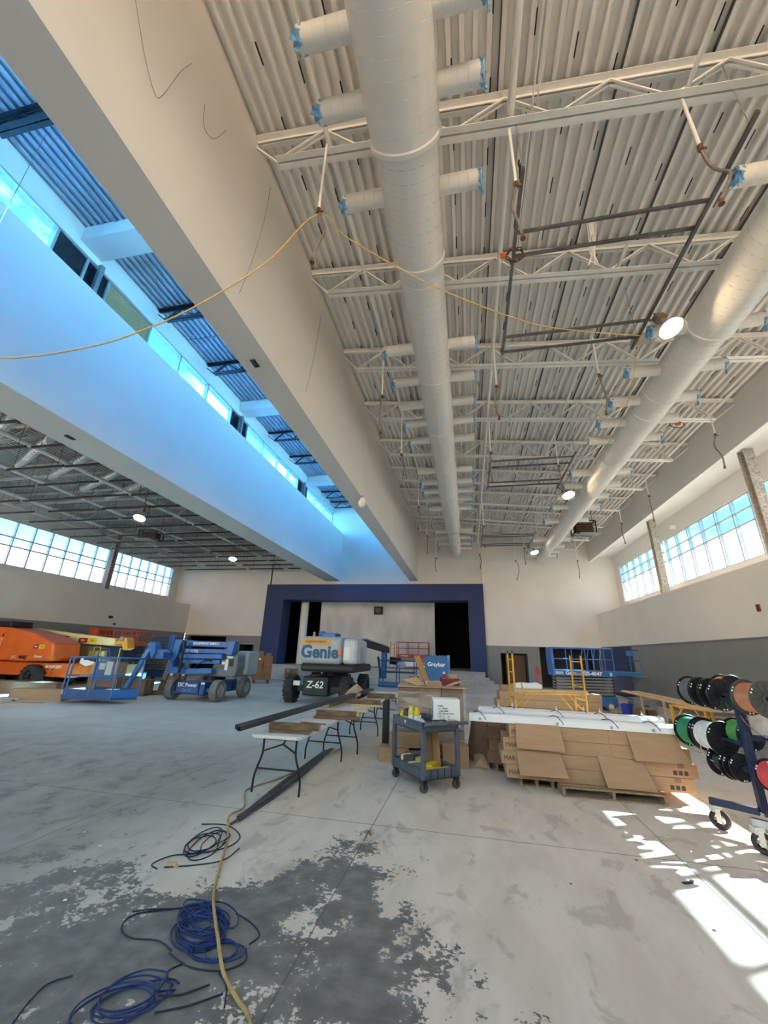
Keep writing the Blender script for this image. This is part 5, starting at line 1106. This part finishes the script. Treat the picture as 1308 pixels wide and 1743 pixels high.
# ---- cords and cables on the floor
tag(MB().tube(catm([(-2.6, 8.9, .012), (-2.86, 6.81, .012), (-3.05, 6.2, .012), (-3.08, 5.9, .012), (-2.8, 5.39, .012), (-2.73, 4.93, .06), (-2.5, 4.55, .012), (-2.27, 4.06, .012), (-2.08, 3.68, .012), (-1.91, 3.41, .05), (-1.71, 3.15, .05), (-1.52, 2.93, .014), (-1.34, 2.78, .012), (-1.19, 2.66, .012), (-.95, 2.3, .012)], 8), .0115, 8).build('extension_cord', YCORD, smooth=True), 'tan extension cord snaking over the floor towards the camera', 'cord')
def coil(label, c, rx, ry, n, mat, r, seed, extra=(), rot=0, spread=.05, drift=(0, 0)):
    o = thing('cable_coil', label, 'cable', (c[0], c[1], 0)); g = random.Random(seed); pts = []
    for i in range(n):
        ox, oy = g.uniform(-spread, spread) + drift[0] * (i / n - .5), g.uniform(-spread, spread) + drift[1] * (i / n - .5); sx, sy = rx * g.uniform(.6, 1.12), ry * g.uniform(.6, 1.12)
        for k in range(14):
            a = 2 * PI * k / 14 + i * .1; x, y = sx * math.cos(a), sy * math.sin(a); ca, sa = math.cos(rot), math.sin(rot)
            pts.append((ox + x * ca - y * sa, oy + x * sa + y * ca, r + .004 * (i % 6) + g.uniform(0, .006)))
    MB().tube(catm(pts, 2), r, 5).build('loops', mat, o, smooth=True)
    for e in extra: MB().tube(catm([(x - c[0], y - c[1], z_) for x, y, z_ in e], 6), r, 5).build('loose_end', DCAB, o, smooth=True)
    return o
z_ = .008
coil('thin dark blue cable in loose loops, farthest of the three floor coils', (-2.64, 4.35), .14, .3, 5, DCAB, .0055, 5, [[(-2.76, 3.86, z_), (-2.86, 3.92, z_), (-2.8, 4.1, z_), (-2.6, 4.2, z_), (-2.4, 4.4, z_), (-2.42, 4.65, z_), (-2.7, 4.85, z_), (-2.98, 4.8, z_)], [(-2.72, 3.9, z_), (-2.5, 4.0, z_), (-2.3, 4.15, z_), (-2.28, 4.4, z_)]], .2, .09)
cc = coil('big tangled coil of blue cable crossed by the tan cord', (-1.9, 3.28), .21, .15, 14, BCAB, .005, 11, [[(-2.5, 3.30, z_), (-2.38, 3.36, z_), (-2.2, 3.42, z_), (-2.1, 3.5, z_), (-1.95, 3.48, z_), (-1.98, 3.38, z_)], [(-2.2, 3.42, z_), (-2.45, 3.28, z_), (-2.44, 3.14, z_), (-2.3, 3.06, z_), (-2.1, 3.08, z_), (-1.95, 3.02, z_)],
      [(-1.75, 3.45, .02), (-1.6, 3.4, .01), (-1.48, 3.3, z_), (-1.5, 3.2, z_)], [(-1.95, 3.0, z_), (-1.75, 2.93, z_), (-1.55, 2.95, z_), (-1.45, 3.05, z_), (-1.5, 3.16, z_)], [(-1.55, 2.93, z_), (-1.45, 2.85, z_), (-1.38, 2.72, z_)]], -.5, .05, (.1, -.16))
coil('second loop of the blue tangle, lower right part by the tan cord', (-1.66, 3.07), .16, .12, 4, BCAB, .005, 17, (), .2, .03)
coil('upper loop of the blue tangle, away from the camera', (-2.04, 3.4), .15, .09, 6, BCAB, .005, 19, (), -.3, .03)
coil('loose blue cable loops at the bottom left of the floor', (-1.93, 2.62), .2, .15, 6, BCAB, .005, 23, [[(-2.36, 2.36, z_), (-2.42, 2.5, z_), (-2.44, 2.62, z_), (-2.36, 2.7, z_)], [(-1.75, 2.78, z_), (-1.85, 2.86, z_), (-1.8, 2.95, z_)], [(-1.78, 2.7, z_), (-1.66, 2.74, z_), (-1.55, 2.84, z_)], [(-1.72, 2.6, z_), (-1.58, 2.68, z_), (-1.44, 2.8, z_)]], .7, .05)
tag(MB().tube(catm([(-2.62, 3.93, .01), (-2.66, 3.96, .01), (-2.7, 3.94, .012), (-2.74, 3.98, .01)]), .02, 6).build('frayed_rope', M('straw_rope', (.55, .42, .22), .9)), 'frayed straw-coloured rope end inside the farthest cable coil', 'rope')
for i, (x, y) in enumerate(((-3.4, 3.65), (-3.2, 3.5), (-3.6, 4.1), (-4.0, 4.3), (-3.1, 3.3), (1.55, 5.25), (.8, 4.6), (1.7, 4.2))):
    m = MB(); m.lathe([(.001, 0), (.011 + .004 * (i % 3), .001), (.009, .006), (.001, .009)], (0, 0, 0), (0, 0, 1), 6)
    tag(m.build('debris_chip', PAPER if i < 5 else CARDD, loc=(x, y, 0)), 'tiny ' + ('white' if i < 5 else 'brown') + ' chip of debris on the ' + ('left' if i < 5 else 'right') + ' floor', 'debris', 'white chips on the left floor' if i < 5 else 'brown chips on the right floor')
o = thing('steel_offcut', 'short bent steel offcut on the floor at the right', 'scrap', (1.85, 4.9, 0), .4)
MB().bar((-.06, 0, .006), (.03, 0, .006), .03, .006).bar((.03, 0, .006), (.07, .03, .006), .03, .006).build('strip', BLKS, o)

# ---- things in the middle distance on the right
for i, (zz, x0, x1) in enumerate(((0, .8, 3.8), (.22, .8, 3.82), (.44, .75, 3.82), (.66, .85, 3.84))):
    o = thing('long_carton', 'long carton in the distant pile behind the yellow scaffold, ' + ('bottom', 'second', 'third', 'topmost')[i], 'box', ((x0 + x1) / 2, 14.1, zz), .1, 'long cartons behind the scaffold')
    w2 = (x1 - x0) / 2; MB().b2((-w2, -.25, 0), (w2, .25, .215)).build('body', CARD, o, bevel=.01); MB().b2((-w2, -.03, .215), (w2, .03, .218)).build('tape', CARDL, o)
    MB().b2((w2, -.1, .03), (w2 + .003, .1, .16)).build('end_label', PAPER, o)
o = thing('insulation_roll', 'white plastic-wrapped bundle lying on the distant long cartons', 'bundle', (1.75, 14.1, .88), .15)
m = MB(); m.lathe([(.01, -.45), (.1, -.42), (.13, -.2), (.12, .1), (.15, .3), (.08, .45), (.01, .47)], (0, 0, .12), (1, 0, 0), 12); m.build('bundle', PAPER, o, smooth=True); MB().lathe([(.135, -.2), (.138, -.18), (.135, -.16)], (0, 0, .12), (1, 0, 0), 12).build('tie', CARDL, o)
carton('tan carton under the white bundle on the distant pile', (1.15, 14.1, .876), .1, (.4, .3, .16), CARD)
s = thing('scaffold', 'yellow rolling scaffold with ladder ends and a plank deck', 'scaffold', (1.9, 11.85, 0), .2)
def ladder(x, yy0, yy1, par):
    f = MB().tube([(x, yy0, .08), (x, yy0, 1.95)], .024, 10).build('ladder_frame', YEL, par, smooth=True)
    MB().tube([(x, yy1, .08), (x, yy1, 1.95)], .024, 10).build('frame_tube', YEL, f, smooth=True)
    for q in range(6): MB().tube([(x, yy0, .3 + .3 * q), (x, yy1, .3 + .3 * q)], .016, 8).build('rung', YEL, f)
    for y in (yy0, yy1): MB().cyl((x, y, 1.95), (x, y, 2.02), .014, 8).build('coupling_pin', BLKS, f); MB().cyl((x - .015, y, .06), (x + .015, y, .06), .06, 14).build('caster_wheel', TYRE, f)
ladder(-.86, -.30, .12, s); ladder(.86, -.42, .2, s)
MB().b2((-.9, -.38, 1.05), (.95, .1, 1.10)).build('deck', PINE, s); MB().tube([(-.88, -.38, 1.03), (.9, -.4, 1.03)], .02, 8).tube([(-.88, .12, 1.03), (.9, .15, 1.03)], .02, 8).build('side_rail', YEL, s)
for a, b in (((-.86, -.3, .5), (-.45, -.36, 1.03)), ((.86, -.4, .55), (.45, -.37, 1.03)), ((-.86, .12, .5), (-.4, .13, 1.03)), ((.86, .2, .5), (.4, .16, 1.03))): MB().tube([a, b], .014, 8).build('brace', YEL, s)
h = thing('saw_horse', 'yellow steel trestle frame holding planks, behind the spools', 'trestle', (5.3, 11.95, 0), .3)
for yy in (-.45, .45):
    MB().bar((-.08 - .1 * (yy > 0), yy, 0), (-.08 - .1 * (yy > 0), yy, .85), .06).build('post', YEL, h, bevel=.004); MB().bar((.14, yy, 0), (.06, yy, .82), .045).build('leg', YEL, h)
MB().bar((-.1, -.5, .825), (-.1, .5, .825), .05).build('top_bar', YEL, h); MB().bar((-.12, .43, .5), (-.1, .18, .81), .03).bar((-.1, -.43, .5), (-.1, -.18, .81), .03).build('brace', YEL, h)
for i, (x, w_) in enumerate(((5.28, .24), (5.62, .24))):
    o = thing('plank', ('left', 'right')[i] + ' long pale plank resting on the yellow trestle', 'plank', (x, 13.4, .853), .0); MB().b2((-w_ / 2, -2.5, 0), (w_ / 2, 3.0, .04)).build('board', PINE, o, bevel=.004); MB().b2((-w_ / 2 + .01, -2.502, .004), (w_ / 2 - .01, -2.5, .036)).build('sawn_end', CARDL, o)
for i, (x, y) in enumerate(((5.35, 15.2), (5.3, 13.5))):
    o = thing('lumber_stud', 'upright pale lumber stud under the planks, ' + ('farther one' if i == 0 else 'nearer one'), 'lumber', (x, y, 0)); MB().b2((-.02, -.045, 0), (.02, .045, .852)).build('stud', M('pale_pine', (.62, .46, .32), .75), o, bevel=.003); MB().b2((-.1, -.05, 0), (.1, .05, .03)).build('foot', PINE, o)
pallet('pallet carrying the blue bucket and cartons by the right wall', (5.2, 16.2, 0), .1, 2.2, 1.6)
o = thing('bucket', 'royal blue plastic bucket on a pallet by the right wall', 'bucket', (5.05, 15.75, .126)); o.scale = (1.4, 1.4, 1.4); BB = M('bucket_blue', (.02, .05, .42), .4)
m = MB(); m.lathe([(.001, 0), (.10, 0), (.125, .27), (.135, .27), (.135, .24), (.14, .24), (.14, .285), (.12, .285), (.098, .02), (.001, .02)], (0, 0, 0), (0, 0, 1), 20); m.build('pail', BB, o, smooth=True)
MB().tube([(.135 * math.cos(a), .135 * math.sin(a), .25 - .1 * math.sin(a)) for a in [PI + i * PI / 8 for i in range(9)]], .005, 6).build('bail_handle', GALV, o)
o = thing('tool_tray', 'blue plastic tool tray beside the bucket', 'tray', (5.6, 15.7, .126)); MB().b2((-.16, -.1, 0), (.2, .1, .02)).b2((-.16, -.1, .02), (.2, -.08, .08)).b2((-.16, .08, .02), (.2, .1, .08)).build('tray', BB, o, bevel=.004); MB().tube([(-.14, 0, .07), (-.1, 0, .14), (.14, 0, .14), (.18, 0, .07)], .012, 8).build('handle', BB, o)
for lab, loc, d, m_ in (('brown carton behind the blue bucket on the pallet', (5.55, 16.2, .126), (.32, .25, .26), CARD), ('dark carton at the right end of the bucket pallet', (5.95, 16.4, .126), (.3, .3, .2), CARDD), ('small tan carton left of the bucket', (4.75, 16.1, .126), (.18, .15, .2), CARDL)): carton(lab, loc, .2, d, m_)
for lab, loc, d, m_ in (('grey steel cabinet standing before the navy wall', (7.0, 19.6, 0), (.45, .4, 1.25), DGREY), ('low grey machine housing right of the blue scissor lift', (6.4, 18.2, 0), (.8, .5, .55), GALV), ('pale stack of boards on the floor by the right wall', (6.9, 13.8, 0), (2.2, .9, .45), CARDL), ('dark blue crate by the right wall', (5.7, 12.0, 0), (.6, .5, .6), NAVS), ('grey board pile along the right wall, nearer', (6.2, 10.6, 0), (2.2, .8, .62), GALV)):
    o = thing('crate' if 'crate' in lab else 'cabinet' if 'cabinet' in lab else 'machine' if 'machine' in lab else 'board_pile', lab, 'crate' if 'crate' in lab else 'cabinet' if 'cabinet' in lab else 'machine' if 'machine' in lab else 'boards', loc, .1)
    if 'board' in lab:
        n_ = int(d[2] / .05)
        for q in range(n_): MB().b2((-d[0] / 2 + .03 * (q % 3), -d[1] / 2, q * .05), (d[0] / 2 - .04 * (q % 2), d[1] / 2 + .02 * (q % 2), q * .05 + .046)).build('board', m_, o)
    else: MB().b2((-d[0] / 2, -d[1] / 2, 0), (d[0] / 2, d[1] / 2, d[2] * .85)).build('body', m_, o, bevel=.02); MB().b2((-d[0] / 2 - .02, -d[1] / 2 - .02, d[2] * .85), (d[0] / 2 + .02, d[1] / 2 + .02, d[2])).build('top_cover', m_, o, bevel=.015); MB().b2((-d[0] * .15, -d[1] / 2 - .02, d[2] * .5), (d[0] * .15, -d[1] / 2, d[2] * .56)).build('handle', BLKS, o)
# red standing rods by the door and the blue display carton
o = thing('display_carton', 'tall blue printed carton with a scalloped top before the stage', 'box', (-1.16, 16.2, 0), -.12); SB = M('display_blue', (.03, .13, .33), .55, var=.1)
top = []
for i in range(17): top.append((-.42 + .84 * i / 16, 1.86 - .05 * abs(math.sin(i * PI / 4))))
MB().prism([(-.42, 0)] + top + [(.42, 0)], -.3, -.29).prism([(-.42, 0)] + top + [(.42, 0)], .29, .3).build('panel', SB, o); MB().b2((-.42, -.3, 0), (-.41, .3, 1.86)).b2((.41, -.3, 0), (.42, .3, 1.86)).build('side_panel', M('display_blue_print', (.05, .20, .45), .5, col2=(.40, .50, .58), scale=3, lo=.5, hi=.62), o)
text('Graybar', .2, (.0, -.305, 1.52), FRONT, LETW, o, bold=.004)
o = thing('red_stand', 'slim red stand beside the right-hand door', 'stand', (3.3, 22.0, 0)); MB().tube([(0, 0, 0), (0, 0, 1.5)], .03, 8).tube([(-.2, 0, .0), (.2, 0, .0)], .03, 6).build('pole', RED, o); MB().b2((-.08, -.03, 1.1), (.08, .03, 1.4)).build('sign_plate', RED, o)
o = thing('step_ladder', 'orange ladder leaning on the white stage screen wall', 'ladder', (-5.3, 29.2, .9)); o.rotation_euler = (-.12, 0, 0)
for x in (-.14, .14): MB().bar((x, 0, 0), (x, 0, 1.75), .05).build('stile', M('ladder_orange', (.5, .22, .06), .5), o)
for q in range(6): MB().bar((-.14, 0, .25 + .27 * q), (.14, 0, .25 + .27 * q), .035).build('rung', GALV, o)
# ---- cartons and rubbish on the left
for lab, loc, rz, d, m_ in (('long brown carton lying before the orange lift wheel', (-17.6, 13.5, 0), .1, (4.6, .5, .42), CARDD), ('shorter brown carton in front of the long one at left', (-14.55, 12.35, 0), .15, (1.9, .45, .34), CARD), ('brown carton stack base behind the blue platform', (-14.6, 15.1, 0), .1, (1.3, .7, .62), CARDD), ('brown carton on the stack behind the blue platform', (-14.7, 15.1, .625), .1, (1.1, .6, .55), CARD), ('wide dark carton on a skid behind the jib arm', (-12.9, 14.9, .08), .15, (.8, .6, .5), CARDD)):
    carton(lab, loc, rz, d, m_)
o = thing('carton_skid', 'rough timber skid under the wide dark carton', 'skid', (-12.9, 14.9, 0), .15); MB().b2((-.42, -.32, 0), (.42, -.22, .08)).b2((-.42, .22, 0), (.42, .32, .08)).b2((-.42, -.05, 0), (.42, .05, .08)).build('runner', WOOD, o); MB().b2((-.42, -.2, .03), (-.36, .2, .06)).build('cross_bar', WOOD, o)
for i in range(4):
    o = thing('door_slab', 'tall brown wrapped panel leaning behind the jib arm, ' + ('leftmost', 'second from left', 'third from left', 'rightmost')[i], 'panel', (-12.55 + .24 * i, 15.7 + .05 * i, .02), .1, 'leaning brown panels'); o.rotation_euler = (-.1, .12, .1)
    MB().b2((-.11, -.08, 0), (.10, .08, 1.3 - .07 * (i % 2))).build('panel', CARDD, o, bevel=.008); MB().b2((-.11, -.083, .45), (.10, -.08, .5)).build('strap', CARDL if i % 2 else BLKS, o)
    if i in (1, 3): MB().b2((-.06, -.086, .7), (.05, -.083, .95 if i == 1 else .82)).build('white_label', PAPER, o)
plank('orange-brown timber rail under the leaning brown panels', -12.75, -11.75, 15.35, 0, .12, .16, .1)
o = thing('plastic_sheet', 'crumpled clear plastic and pale board on the floor at the left edge', 'plastic', (-15.6, 11.3, 0), .5)
m = MB(); g = random.Random(9); n = 9
for j in range(n):
    for i in range(n): m.v.append((-.9 + 1.8 * i / (n - 1), -.35 + .7 * j / (n - 1), max(0.004, .16 * math.exp(-((i - 3) ** 2 + (j - 5) ** 2) / 7) + g.uniform(0, .06))))
m.f = [(j * n + i, j * n + i + 1, (j + 1) * n + i + 1, (j + 1) * n + i) for j in range(n - 1) for i in range(n - 1)]
m.build('plastic', M('milky_plastic', (.5, .52, .55), .3, var=.2, scale=6), o); MB().b2((-.2, -.75, 0), (1.9, -.4, .02)).build('pale_board', CARDL, o)
